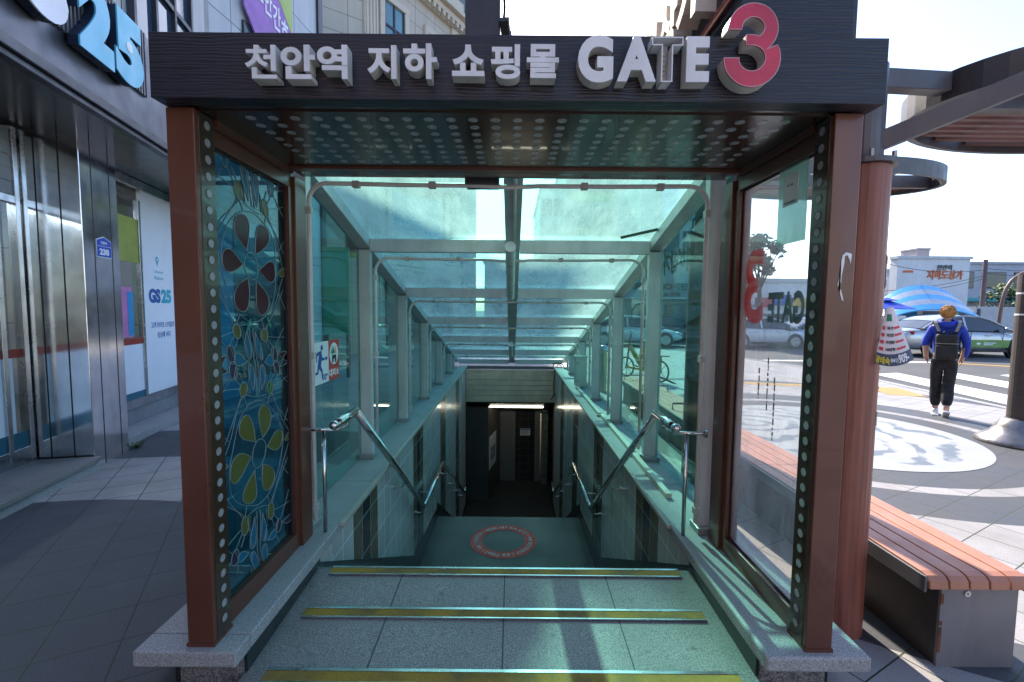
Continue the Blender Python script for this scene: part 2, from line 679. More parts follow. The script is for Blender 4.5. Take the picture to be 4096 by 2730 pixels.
cw = []
for k in range(8):
    x = 9.35 + k * 1.75
    cw.append([(x - .1, 7.9), (x + .98, 8.6), (x + 1.65, 12.9), (x + .75, 12.6)])
S(flat('crosswalk_markings', cw, -.092, rp_white))
S(flat('stop_line_marking', [[(8.9, 15.7), (14.6, 15.5), (14.7, 15.95), (8.9, 16.15)]], -.092, rp_white))
S(flat('yellow_lane_marking', [[(14.8, 15.6), (19, 12.6), (19.1, 12.75), (14.9, 15.8)], [(8.65, 6), (8.8, 6), (9.3, 12.5), (8.7, 15.2), (8.55, 15.1), (9.1, 12.5)], [(7.3, 18.9), (7.15, 18.75), (8.1, 17), (8.25, 17.1)]], -.092, rp_yel))
# tactile paving
t = NT('tactile_paving')
vo = t.n('TexVoronoi')
t.put(vo.inputs['Vector'], t.obj)
vo.inputs['Scale'].default_value = 20
vo.inputs['Randomness'].default_value = 0
tact_m = t.end(t.bsdf(t.mix(t.mr(t.noise(3), .3, .7), (.45, .27, .06), (.36, .22, .07)), .7, 0, t.bump(t.math('LESS_THAN', vo.outputs[0], .3), .6, .01)))
S(flat('tactile_paving', [[(7.45, 8.9), (8.05, 8.7), (8.3, 9.7), (7.7, 9.9)], [(4.4, 10.2), (7.2, 9.6), (7.2, 9.95), (4.4, 10.55)]], .004, tact_m))
# mural
t = NT('mural_paint')
o = t.sep()
wv = t.n('TexWave', wave_type='RINGS', rings_direction='Z')
t.put(wv.inputs['Vector'], t.comb(t.math('SUBTRACT', o[0], CX - .8), t.math('SUBTRACT', o[1], CY + .3), 0.0))
wv.inputs['Scale'].default_value = .95
wv.inputs['Distortion'].default_value = 11
wv.inputs['Detail'].default_value = 3
wv.inputs['Detail Scale'].default_value = .9
brn = t.noise(2.2, detail=5)
k = t.math('MULTIPLY', t.mr(wv.outputs[1], .66, .84), t.mr(brn, .40, .50))
dx = t.math('SUBTRACT', o[0], CX)
dy = t.math('SUBTRACT', o[1], CY)
dd = t.math('SQRT', t.math('ADD', t.math('MULTIPLY', dx, dx), t.math('MULTIPLY', dy, dy)))
k = t.math('MULTIPLY', k, t.math('LESS_THAN', dd, 1.42))
col = t.mix(t.math('MULTIPLY', k, .8), t.mix(t.mr(brn, .4, .8), (.34, .345, .35), (.28, .29, .30)), (.08, .11, .15))
mural_m = t.end(t.bsdf(col, .7))
mm = MB().lathe((CX, CY, 0), [(0.001, .004), (1.62, .004)], 72)
S(mm.build('pavement_mural', mural_m))

# ------------------------------------------------------------------ the stairwell
ent = None
# floor ramp, stairs and landings (one staircase thing)
stairs = E('staircase', (0, 2.6, 0), 'grey granite staircase going down between tiled walls to a dark underpass', 'staircase')


def fz(y):
    return .05 + (y - 1.87) * (.038 / .72)


TOPY, TOPZ = 2.59, fz(2.59)
LZ = -1.6
NR = 10
rise = (TOPZ - LZ) / NR
run = .28
mb = MB()
mb.add([(WL, 1.0, .004), (WR, 1.0, .004), (WR, TOPY, TOPZ), (WL, TOPY, TOPZ), (WL, 1.0, -.3), (WR, 1.0, -.3), (WR, TOPY, -.3), (WL, TOPY, -.3)], [(0, 1, 2, 3), (0, 4, 5, 1), (3, 2, 6, 7)])
mb.build('top_floor', gran_floor, stairs)
prof = [(TOPY, TOPZ)]
y, z = TOPY, TOPZ
nos = []
for i in range(NR):
    z -= rise
    prof.append((y, z))
    if i < NR - 1:
        y += run
        prof.append((y, z))
        nos.append((y, z))
LY0 = y
LY1 = 6.86
prof.append((LY1, LZ))


def strip(prof, name, mat):
    m_ = MB()
    for i in range(len(prof) - 1):
        (a, b), (c, d) = prof[i], prof[i + 1]
        m_.add([(WL, a, b), (WR, a, b), (WR, c, d), (WL, c, d)], [(0, 1, 2, 3)])
    return m_.build(name, mat, stairs)


def land_joint(t, c): return joints(t, spots(t, c), [(0, -.62), (0, -.03), (0, .55), (1, 5.95), (1, 6.5)], (.04, .045, .045))


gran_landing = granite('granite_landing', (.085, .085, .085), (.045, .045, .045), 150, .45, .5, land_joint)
strip(prof[:-1], 'upper_flight', gran_step)
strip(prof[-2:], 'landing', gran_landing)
prof2 = [(LY1, LZ)]
y, z = LY1, LZ
for i in range(11):
    z -= 1.78 / 11
    prof2.append((y, z))
    if i < 10:
        y += .31
        prof2.append((y, z))
        nos.append((y, z))
strip(prof2, 'lower_flight', gran_step)
mb = MB().add([(WL, y, z), (WR + 2.5, y, z), (WR + 2.5, 13.4, z), (WL, 13.4, z)], [(0, 1, 2, 3)])
BZ = z
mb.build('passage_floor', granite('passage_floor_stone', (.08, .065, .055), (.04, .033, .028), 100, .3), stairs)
nos = [(1.87, fz(1.87)), (2.25, fz(2.25)), (TOPY, TOPZ)] + nos
SX0, SX1 = -1.045, .99
for (y, z) in nos:
    n_ = MB().box(SX0, SX1, y - .068, y - .012, z + .001, z + .006).build('nosing_strip', yellow_tread, stairs)
    MB().box(SX0, SX1, y - .012, y + .004, z - .01, z + .008).box(SX0, SX1, y - .076, y - .068, z + .001, z + .008).build('metal_edge', chrome_b, n_)

# side walls
for nm, x, sx, lab in (('L', WL, -1, 'left'), ('R', WR, 1, 'right')):
    wl = E('tiled_wall', (x, 6, -1.5), 'white tiled stairwell wall with brown and black vertical stripes on the %s of the stairs' % lab, 'wall', 'stairwell side walls')
    x2 = x + sx * .3
    yend = 11.9 if sx < 0 else 11.6
    MB().box(min(x, x2), max(x, x2), 2.64, yend, -3.6, .154).build('tile_cladding', tile_m, wl)
    x3 = x - sx * .012
    # black skirting along ramp and stairs
    sk = MB()
    sk.box(min(x3, x2), max(x3, x2), 1.86, 2.60, -.3, .152)
    sk.prism([(2.60, -.5), (5.1, -1.62), (LY1, -1.62), (LY1, -1.45), (5.2, -1.3), (2.60, .115)], (0, 0, 0), (0, 1, 0), (0, 0, 1), (1, 0, 0), min(x3, x), max(x3, x) + .001)
    sk.prism([(LY1, -1.7), (10, BZ), (12, BZ), (12, BZ + .12), (10, BZ + .12), (LY1, -1.38)], (0, 0, 0), (0, 1, 0), (0, 0, 1), (1, 0, 0), min(x3, x), max(x3, x) + .001)
    sk.build('skirting', gran_black, wl)

# kerb walls round the stair opening
for sx, xo, xi, lab in ((-1, FX0, IL, 'left'), (1, FX1, IR, 'right')):
    k = E('granite_kerb_wall', ((xo + xi) / 2, 5, 0), 'low speckled granite kerb wall with overhanging slab under the %s side of the glass canopy' % lab, 'kerb wall', 'granite kerbs beside the stairs')
    a, b = min(xo, xi), max(xo, xi)
    sl = MB()
    segs = [1.75, 1.86, 3.6, 5.2, 6.8, 8.4, 10.0, 11.45]
    for i in range(len(segs) - 1):
        if sx > 0 and i == 0: continue
        y0 = segs[i] if not (sx > 0 and i == 1) else 1.75
        sl.box(a, b, y0 + .0015, segs[i + 1] - .0015, .155, .22)
    so = sl.build('cap_slab', gran_light, k, bevel=.012 if sx > 0 else .006, seg=3)
    bx0, bx1 = (a + .12, WL - .001) if sx < 0 else (WR + .001, b - .12)
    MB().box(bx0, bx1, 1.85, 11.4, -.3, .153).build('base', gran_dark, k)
    # pale trim on the inner edge
    xi2 = xi
    MB().box(min(xi2, xi2 - sx * .03) , max(xi2, xi2 - sx * .03), 2.86, 11.1, .205, .232).build('edge_trim', granite('trim_stone_' + lab, (.55, .5, .42), (.42, .38, .3), 90), k, bevel=.004)

# end wall with shutter box
cap = MB().box(WL - .3, WR + .3, 11.3, 11.7, .12, .2)
co = cap.build('granite_lintel', granite('lintel_stone', (.3, .3, .3), (.12, .12, .12), 90))
tag(co, 'thin dark granite lintel over the roller shutter at the far end of the stairwell', 'lintel')
sh = E('roller_shutter', (0, 11.3, -.3), 'rolled up steel shutter of wide horizontal slats above the underpass mouth', 'shutter')
shm = PM('shutter_steel', (.78, .64, .46), .36, .25, .2, 2, .03, 8, grime=.2)
m_ = MB()
zz = .115
for i in range(6):
    h = .13
    m_.prism([(0, -h + .006), (.012, -h + .012), (.016, -h * .5), (.01, -.008), (0, -.002), (.05, -.002), (.05, -h + .006)], (WL, 11.3, zz), (0, -1, 0), (0, 0, 1), (1, 0, 0), 0.004, WR - WL - .004)
    zz -= h
m_.build('slat_curtain', shm, sh)
MB().box(WL, WR, 11.24, 11.33, zz - .03, zz).build('bottom_bar', shm, sh)
SZB = zz - .03
lip = PM('dark_ceiling_panel', (.010, .009, .008), .35, .3, .2)
m_ = MB()
for i in range(8):
    y0 = 11.34 + i * .26
    z0 = SZB - .06 - i * .09
    m_.hexa([(WL, y0, z0), (WR + 1.5, y0, z0), (WR + 1.5, y0 + .25, z0 - .085), (WL, y0 + .25, z0 - .085), (WL, y0, z0 + .1), (WR + 1.5, y0, z0 + .1), (WR + 1.5, y0 + .25, z0 + .015), (WL, y0 + .25, z0 + .015)])
tag(m_.build('ribbed_ceiling', lip), 'dark ribbed sloping ceiling behind the shutter over the underpass', 'ceiling')
S(MB().box(WL - .3, WR + 4, 11.35, 15.6, -.25, -.11).build('passage_roof', gran_dark))
# lit tube
tl = E('tube_lamp', (0, 11.9, -1.05), 'glowing white fluorescent tube lamp under the dark underpass ceiling', 'lamp')
MB().box(-.66, .84, 11.84, 11.94, -.925, -.87).build('lamp_housing', PM('lamp_housing_cream', (.5, .48, .3), .4), tl)
MB().tube([(-.66, 11.86, -.95), (.84, 11.86, -.95)], .019, 10).build('glowing_tube', PM('tube_light', (.9, .9, .8), .4, emit=(1, .97, .75), es=4), tl)

# passage walls
pw = E('underpass_wall', (0, 13.1, BZ), 'dim end wall of the underpass with white and black tile bands', 'wall')
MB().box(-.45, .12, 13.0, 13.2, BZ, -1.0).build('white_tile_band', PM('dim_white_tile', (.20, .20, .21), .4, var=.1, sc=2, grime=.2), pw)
t = NT('black_tile')
o = t.sep()
br = t.n('TexBrick')
br.offset = 0
t.put(br.inputs['Vector'], t.comb(o[0], o[2], 0.0))
for a, b in (('Scale', 1), ('Brick Width', .25), ('Row Height', .22), ('Mortar Size', .004)):
    br.inputs[a].default_value = b
t.put(br.inputs['Color1'], (.02, .022, .022))
t.put(br.inputs['Color2'], (.035, .033, .03))
t.put(br.inputs['Mortar'], (.12, .12, .12))
black_tile = t.end(t.bsdf(br.outputs[0], .25))
MB().box(.12, .68, 12.99, 13.19, BZ, -1.0).build('black_tile_band', black_tile, pw)
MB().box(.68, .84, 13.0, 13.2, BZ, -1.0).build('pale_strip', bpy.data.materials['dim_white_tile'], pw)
gb = MB()
gbm = PM('glass_block', (.15, .2, .19), .15, var=.3, sc=9)
for i in range(9):
    gb.box(.86, 1.04, 12.7, 12.9, BZ + .02 + i * .26, BZ + .24 + i * .26)
gb.build('glass_block_column', gbm, pw)
MB().box(1.06, WR + 2.5, 13.0, 13.2, BZ, -1.0).build('dark_end_panel', black_tile, pw)
sw = MB().prism([(-1.14, 11.6), (-.6, 11.6), (-.28, 13.2), (-1.14, 13.2)], (0, 0, 0), (1, 0, 0), (0, 1, 0), (0, 0, 1), BZ, -.9)
tag(sw.build('slanting_wall', PM('passage_paint', (.09, .08, .07), .35, grime=.3)), 'dim slanting wall on the left inside the underpass', 'wall')
S(MB().box(WR + 2.5, WR + 2.6, 10, 13.4, BZ, 0).box(WR + .3, WR + 2.6, 11.55, 11.6, BZ, 0).build('passage_wall_side', black_tile))
S(MB().box(WL - .35, WL - .3, .8, 13.6, BZ - .2, -.3).box(WR + .3, WR + .35, .8, 11.6, BZ - .2, -.3).build('ground_fill', gran_dark))
nt = E('notice_sheet', (.35, 12.98, -1.3), 'small white notice with blue header on the black tiles at the end of the underpass', 'notice')
MB().box(.26, .55, 12.975, 12.985, -2.03, -1.82).build('paper', white_p, nt)
MB().box(.27, .54, 12.968, 12.974, -1.86, -1.83).build('blue_header', PM('notice_blue', (.05, .12, .35), .5), nt)
m_ = MB()
for i in range(5): m_.box(.28, .52 - (i % 2) * .05, 12.970, 12.974, -1.885 - i * .028, -1.877 - i * .028)
m_.build('text_lines', PM('notice_ink', (.1, .1, .12), .6), nt)
ps = E('poster_board', (-.55, 12.3, -2), 'white poster board with grey picture on the slanting underpass wall', 'poster')
d_ = Vector((.32, 1.6, 0)).normalized()
n_ = Vector((d_.y, -d_.x, 0))
MB().obox((-.6, 11.6, 0), d_, n_, (0, 0, 1), .1, .85, .004, .02, -2.6, -1.75).build('board', white_p, ps)
MB().obox((-.6, 11.6, 0), d_, n_, (0, 0, 1), .2, .7, .021, .024, -2.4, -2.05).build('picture', PM('poster_grey', (.25, .27, .3), .5, var=.8, sc=9), ps)

# decal on landing
dc_ = E('floor_decal', (-.095, 6.13, LZ), 'round red floor sticker with white lettering round its ring on the landing', 'floor sticker')
c0 = Vector((-.095, 6.13, LZ + .004))
mb = MB().lathe(c0, [(.295, 0), (.46, 0)], 64)
mb.build('red_ring', PM('decal_red', (.62, .06, .04), .6, var=.2, sc=14, grime=.2), dc_)
m_ = MB()
ringtxt = '• MEDIA ART 빛의 정거장 • 어제 YESTERDAY | 오늘 TODAY | 내일 TOMMOROW '
wd = [1.0 if ord(c) > 0x1100 and c != '•' else (.45 if c in ' |•' else (.35 if c == 'I' else .72)) for c in ringtxt]
tot = sum(wd)
acc = 0
for c, wc in zip(ringtxt, wd):
    mid_ = (acc + wc / 2) / tot
    acc += wc
    if c == ' ': continue
    ang = R(142) - mid_ * 2 * math.pi
    rad = Vector((math.cos(ang), math.sin(ang), 0))
    tan = Vector((math.sin(ang), -math.cos(ang), 0))
    if c == '•':
        m_.disc(c0 + rad * .377 + Vector((0, 0, .001)), .011, (0, 0, 1), 10, .002)
        continue
    text(m_, c, c0 + rad * .377 + Vector((0, 0, .001)), tan, rad, (0, 0, 1), w=wc / tot * 2 * math.pi * .377 * .8 if c not in '|' else .006, h=.058, depth=.002, bold=.012, align='C')
m_.build('ring_lettering', PM('decal_white', (.62, .64, .64), .6), dc_)

# ------------------------------------------------------------------ entrance canopy
PZ0, PZ1 = .22, 2.375
PL, PR = -1.325, 1.33         # outer faces of the front posts
PY0, PY1 = 1.785, 2.655
canopy = E('entrance_canopy', (0, 2, .22), 'long glass and steel canopy over the subway stairs with a brown metal portal in front', 'entrance canopy')


def post_front(x0, x1, y0, y1, inner):
    """inner = x of the face that carries the lens dots"""
    p = MB().box(x0, x1, y0, y1, PZ0 + .004, PZ1).build('portal_post', brown, canopy, bevel=.004)
    return p


for sx in (-1, 1):
    xo = PL if sx < 0 else PR
    xi = xo - sx * .108
    p = post_front(min(xo, xi), max(xo, xi), PY0, PY0 + .117, xi)
    # foot flange
    MB().box(min(xo, xi) - .004, max(xo, xi) + .004, PY0 - .004, PY0 + .12, PZ0, PZ0 + .014).build('foot_flange', brown, p)
    # inner channel with dots, set back a little
    xc = xo - sx * .111
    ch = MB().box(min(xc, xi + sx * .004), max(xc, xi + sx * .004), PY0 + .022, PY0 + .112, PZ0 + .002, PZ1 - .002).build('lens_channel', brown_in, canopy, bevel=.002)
    m_ = MB()
    z = .30
    while z < 2.34:
        MB().disc((xc, PY0 + .066, z), .0162, (-sx, 0, 0), 16, .0022).build('lens_dot', lens_m, ch)
        z += .0655
    m_ = MB()
    z = .30
    while z < 2.34:
        c = Vector((xc - sx * .0012, PY0 + .066, z))
        m_.tube([c + Vector((0, .0172 * math.cos(a), .0172 * math.sin(a))) for a in [2 * math.pi * k / 16 for k in range(16)]], .0014, 5, closed=True)
        z += .0655
    m_.build('lens_rims', brown, ch)
    # back post of the portal
    xb = xo - sx * .11
    MB().box(min(xo, xb), max(xo, xb), PY1 - .07, PY1 + .06, PZ0 + .002, PZ1 - .03).build('back_post', brown, canopy, bevel=.003)
    # panel frame: rails and stiles
    xf0, xf1 = xo - sx * .035, xo - sx * .092
    fr = MB()
    a, b = min(xf0, xf1), max(xf0, xf1)
    fr.box(a, b, PY0 + .119, PY1 - .07, PZ0 + .003, PZ0 + .095)
    fr.box(a, b, PY0 + .119, PY1 - .07, 2.28, PZ1 - .003)
    fr.box(a - .003, b + .003, PY1 - .115, PY1 - .07, PZ0 + .095, 2.28)
    fr.box(a + .012, b - .012, PY0 + .119, PY0 + .135, PZ0 + .095, 2.28)
    f_ = fr.build('panel_frame', brown, canopy, bevel=.002)
    g0, g1, g2, g3 = PY0 + .132, PY1 - .113, PZ0 + .093, 2.282
    xg = xo - sx * .06
    gl = MB().box(xg - .004, xg + .004, g0, g1, g2, g3).build('stained_glass' if sx < 0 else 'clear_glass', teal_glass if sx < 0 else clear_glass, canopy)
    seal = MB()
    xs = xg + .006 if sx < 0 else xg - .012
    for (y0, y1, z0, z1) in ((g0 + .002, g1 - .002, g2 + .002, g2 + .012), (g0 + .002, g1 - .002, g3 - .012, g3 - .002), (g1 - .012, g1 - .002, g2 + .012, g3 - .012)):
        seal.box(xs, xs + .006, y0, y1, z0, z1)
    seal.build('glass_seal', black_p, gl)
    if sx < 0:
        SG = (xg + .0045, g0, g1, g2, g3, gl)
    else:
        CG = (xg + .006, g0, g1, g2, g3, gl)

# ---- stained glass drawing
X, g0, g1, g2, g3, gpar = SG
lead = PM('lead_line', (.24, .29, .28), .35, .3, .15, 20)


def tglass(name, c):
    t = NT(name)
    d = t.n('BsdfTranslucent')
    t.put(d.inputs[0], c)
    df = t.bsdf(tuple(x * .8 for x in c), .18)
    tr = t.n('BsdfTransparent')
    t.put(tr.inputs[0], tuple(min(1, x * 1.3) for x in c))
    m1 = t.n('MixShader'); m1.inputs[0].default_value = .45
    t.t.links.new(d.outputs[0], m1.inputs[1]); t.t.links.new(df, m1.inputs[2])
    m2 = t.n('MixShader'); m2.inputs[0].default_value = .78
    t.t.links.new(tr.outputs[0], m2.inputs[1]); t.t.links.new(m1.outputs[0], m2.inputs[2])
    return t.end(m2.outputs[0])


tg = {'red': tglass('wine_red_film', (.20, .04, .06)), 'yellow': tglass('olive_yellow_film', (.38, .36, .10)), 'blue': tglass('sky_blue_film', (.05, .36, .58)), 'green': tglass('green_film', (.04, .32, .12)), 'plum': tglass('plum_film', (.13, .09, .16))}
lines = MB()
films = {k: MB() for k in tg}


def cl(u, v):
    u, v = u + .020 * math.sin(6.3 * v + 1) + .010 * math.sin(17 * v + 2 * u), v + .018 * math.sin(9 * u + 2) + .008 * math.sin(23 * v)
    return (min(max(u, g0 + .004), g1 - .004), min(max(v, g2 + .004), g3 - .004))


def outline(pts, r=.0022, closed=True):
    P = [Vector((X + .0015, *cl(*p))) for p in pts]
    # drop consecutive equal points (clipped)
    Q = [P[0]]
    for p in P[1:]:
        if (p - Q[-1]).length > .002: Q.append(p)
    if len(Q) < 3: return
    lines.tube(Q, r, 5, closed=closed)


def drop(cu, cv, tu, tv, wid, colr):
    """teardrop: tip at (cu,cv), round end towards (tu,tv)"""
    L = math.hypot(tu - cu, tv - cv)
    a = math.atan2(tv - cv, tu - cu)
    pts = []
    for k in range(20):
        th = 2 * math.pi * k / 20
        s_ = (1 - math.cos(th)) / 2
        w_ = wid * math.sin(th) * (math.sin(th / 2) ** 1.3)
        du, dv = s_ * L, w_
        pts.append((cu + du * math.cos(a) - dv * math.sin(a), cv + du * math.sin(a) + dv * math.cos(a)))
    outline(pts)
    P = [cl(*p) for p in pts]
    films[colr].add([(X + .0008, u, v) for u, v in P], [tuple(range(20))])


def oval(cu, cv, ru, rv, colr=None):
    pts = [(cu + ru * math.cos(2 * math.pi * k / 20), cv + rv * math.sin(2 * math.pi * k / 20)) for k in range(20)]
    outline(pts)
    if colr:
        P = [cl(*p) for p in pts]
        films[colr].add([(X + .0008, u, v) for u, v in P], [tuple(range(20))])


def ln(a, b, bow=0):
    a, b = Vector(a), Vector(b)
    d = b - a
    nn_ = Vector((-d.y, d.x)).normalized() * bow
    outline([a + d * t_ + nn_ * 4 * t_ * (1 - t_) for t_ in [i / 8 for i in range(9)]], .0018, False)


UC = (g0 + g1) / 2 - .01
for v0, pc, oc in ((1.815, 'red', 'yellow'), (.89, 'yellow', 'yellow')):
    oval(UC, v0, .058, .07)
    for k in range(6):
        a = R(k * 60 + 2 + (8 if pc == 'yellow' else 0))
        drop(UC + .068 * math.cos(a), v0 + .078 * math.sin(a), UC + .225 * math.cos(a), v0 + .245 * math.sin(a), .080, pc)
    ring = [(UC + .232 * math.cos(R(k * 60 + 30)), v0 + .262 * math.sin(R(k * 60 + 30))) for k in range(6)]
    for k in range(6):
        ln(ring[k], ring[(k + 1) % 6], -.03)
    for su in (-1, 1):
        for sv in (-1, 1):
            ou, ov_ = UC + su * .115, v0 + sv * .325
            oval(ou, ov_, .029, .04, oc)
            ln((ou, ov_ - sv * .034), (UC + su * .09, v0 + sv * .235))
            ln((ou + su * .015, ov_ - sv * .03), (UC + su * .3, v0 + sv * .03))
            ln((ou, ov_ + sv * .034), (ou + su * .03, ov_ + sv * .08))
            pl = 'plum' if v0 < 1.2 or sv < 0 else 'blue'
            oval(UC + su * .19, v0 + sv * .43, .028, .038, pl)
            ln((UC + su * .19, v0 + sv * .398), (ou + su * .02, ov_ + sv * .02))
            drop(UC + su * .225, v0 + sv * .43, UC + su * .34, v0 + sv * .47, .03, 'red' if sv < 0 and v0 > 1.2 else 'plum')
        drop(UC + su * .245, v0, UC + su * .33, v0 + .01, .035, 'yellow')
        for sv in (-1, 1):
            ln((UC + su * .115, v0 + sv * .29), (UC + su * .30, v0 + sv * .10))
            ln((UC + su * .25, v0 + sv * .12), (UC + su * .32, v0 + sv * .20))
            ln((UC + su * .14, v0 + sv * .33), (UC + su * .31, v0 + sv * .36))
            ln((UC + su * .21, v0 + sv * .40), (UC + su * .31, v0 + sv * .30))
for v0 in (2.275, 1.352, .427):
    ln((UC - .09, v0 + .17), (UC + .09, v0 + .17), .015)
    ln((UC - .09, v0 - .17), (UC + .09, v0 - .17), -.015)
    for su in (-1, 1):
        drop(UC + su * .035, v0 + .15, UC + su * .055, v0 + .01, .034, 'blue')
        drop(UC + su * .035, v0 - .15, UC + su * .055, v0 - .01, .034, 'blue')
        drop(UC + su * .08, v0, UC + su * .17, v0 + .012, .036, 'blue')
        ln((UC + su * .015, v0 + .17), (UC + su * .012, v0 - .17))
        for sv in (-1, 1):
            tri = [(UC + su * .07, v0 + sv * .165), (UC + su * .10, v0 + sv * .155), (UC + su * .075, v0 + sv * .09)]
            outline(tri)
            P = [cl(*p) for p in tri]
            films['green'].add([(X + .0008, u, v) for u, v in P], [(0, 1, 2)])
            ln((UC + su * .075, v0 + sv * .09), (UC + su * .05, v0 + sv * .015))
            ln((UC + su * .17, v0 + sv * .02), (UC + su * .19, v0 + sv * .07))
lines.build('lead_lines', lead, gpar, smooth=True)
for k, m_ in films.items():
    for f_ in m_.f:
        pv = [m_.v[i] for i in f_]
        MB().add(pv, [tuple(range(len(pv)))]).build(k + '_petal', tg[k], gpar, fixn=False)
tape = PM('green_tape', (.02, .22, .12), .4)
m_ = MB()
for (u, v, a) in ((UC - .05, 1.535, 60), (UC + .13, 1.54, -55), (UC + .12, 1.20, 65)):
    a = R(a)
    m_.obox((X + .006, u, v), (0, math.cos(a), math.sin(a)), (0, -math.sin(a), math.cos(a)), (1, 0, 0), -.03, .03, -.007, .007, 0, .001)
m_.build('tape_scraps', tape, gpar)

# ---- lettering on the clear pane (reads from outside)
X, g0, g1, g2, g3, gpar = CG
dec_red = None
dec_grn = PM('dark_green_film', (.012, .05, .04), .4)
m_ = MB()
text(m_, '3', (X, 2.325, 1.555), (0, 1, 0), (0, 0, 1), (1, 0, 0), w=.185, h=.39, depth=.0012, bold=.025)
dec_red = tglass('red_window_film', (.75, .02, .04))
m_.build('window_lettering', dec_red, gpar)
m_ = MB()
text(m_, 'GATE', (X, 1.995, 1.565), (0, 1, 0), (0, 0, 1), (1, 0, 0), w=.285, h=.15, depth=.0012, bold=.04)
m_.build('window_lettering', dec_grn, gpar)
m_ = MB()
random.seed(5)
for (u, zt, ln_) in ((2.33, 1.33, .16), (2.25, 1.39, .24), (2.19, 1.30, .30)):
    z = zt
    while z > zt - ln_:
        h = random.uniform(.008, .04)
        m_.box(X - .0002, X + .0003, u - random.uniform(.004, .008), u + random.uniform(.004, .008), z - h, z)
        z -= h + random.uniform(.003, .012)
m_.build('glue_residue', PM('glue_residue', (.10, .12, .10), .9, var=.4, sc=40), gpar)

# ---- header
HB = E('header_sign_board', (0, 1.75, 2.37), 'black wood-grained sign beam across the portal with raised white letters and a large red 3', 'sign')
HX_0, HX_1, HYF, HZ0, HZ1 = -1.322, 1.35, 1.712, 2.377, 2.606
MB().box(HX_0, HX_1, HYF, HYF + .07, HZ0, HZ1).box(HX_0, HX_0 + .07, HYF + .07, 2.65, HZ0, HZ1).box(HX_1 - .07, HX_1, HYF + .07, 2.65, HZ0, HZ1).box(HX_0 + .07, HX_1 - .07, 2.6, 2.65, HZ0 + .02, HZ1).build('board', board_m, HB, bevel=.0015)
ZF = 1.592


def hd(x, y):       # measured place on the front of the letters
    u, v = x - 1176.5 - .009 * (711 - y + 73), y
    return u * ZF / 1046, 1.62 + (711 - v + .009 * (x - 1176.5)) * .9976 * ZF / 1046


for ch, x0, y0, x1, y1 in (('천', 562, 104, 634, 179), ('안', 644.5, 104, 722, 180), ('역', 728, 104, 797, 180), ('지', 843.7, 105, 910, 180), ('하', 926.4, 101, 1003, 180),
                           ('쇼', 1038.7, 104, 1112.7, 173.5), ('핑', 1128, 103, 1195, 180), ('몰', 1211, 103, 1284, 178), ('G', 1329, 83, 1409, 188), ('A', 1419, 85, 1508, 186), ('T', 1498, 88, 1567.6, 186), ('E', 1578, 86, 1630, 187)):
    a, zt = hd(x0, y0)
    b, zb = hd(x1, y1)
    zt = hd((x0 + x1) / 2, y0)[1]
    zb = hd((x0 + x1) / 2, y1)[1]
    fd = HYF - .055
    big = ch in 'GATE'
    bo = .05 if big else (.02 if ch == '천' else .032)
    if ch == 'T':
        # broken letter: face gone, open channel with a strip of small lights
        W = b - a
        st = W * .17
        out = [(0, 0), (W, 0), (W, -.026), (W / 2 + st, -.026), (W / 2 + st, zb - zt), (W / 2 - st, zb - zt), (W / 2 - st, -.026), (0, -.026)]
        th = .004
        lt = MB()
        n = len(out)
        for i in range(n):
            p, q = Vector((a + out[i][0], 0, zt + out[i][1])), Vector((a + out[(i + 1) % n][0], 0, zt + out[(i + 1) % n][1]))
            lo = [min(p.x, q.x) - .002, max(p.x, q.x) + .002, min(p.z, q.z) - .002, max(p.z, q.z) + .002]
            lt.box(lo[0] + i * 1e-4, lo[1] + i * 1e-4, fd - .001 * i * .3, HYF - .001, lo[2], lo[3])
        lt.build('letter', white_letter, HB)
        led = MB()
        for i in range(7):
            led.box(a + W / 2 - .004, a + W / 2 + .006, HYF - .012, HYF - .009, zt - .03 - i * .017 - .006, zt - .03 - i * .017)
        led.build('led_chips', PM('yellow_led_chip', (.75, .65, .2), .4), HB)
        MB().box(a + W / 2 - st + .003, a + W / 2 + st - .003, HYF - .009, HYF - .002, zb + .004, zt - .004).build('letter_back', PM('letter_back_grey', (.38, .37, .40), .5, var=.3, sc=30), HB)
        continue
    m_ = MB()
    text(m_, ch, (a, HYF - .003, zb), (1, 0, 0), (0, 0, 1), (0, -1, 0), w=b - a, h=zt - zb, depth=.045, bold=bo)
    l_ = m_.build('letter_return', cream_side, HB)
    m_ = MB()
    text(m_, ch, (a, HYF - .047, zb), (1, 0, 0), (0, 0, 1), (0, -1, 0), w=b - a, h=zt - zb, depth=.008, bold=bo)
    m_.build('letter', white_letter, HB)


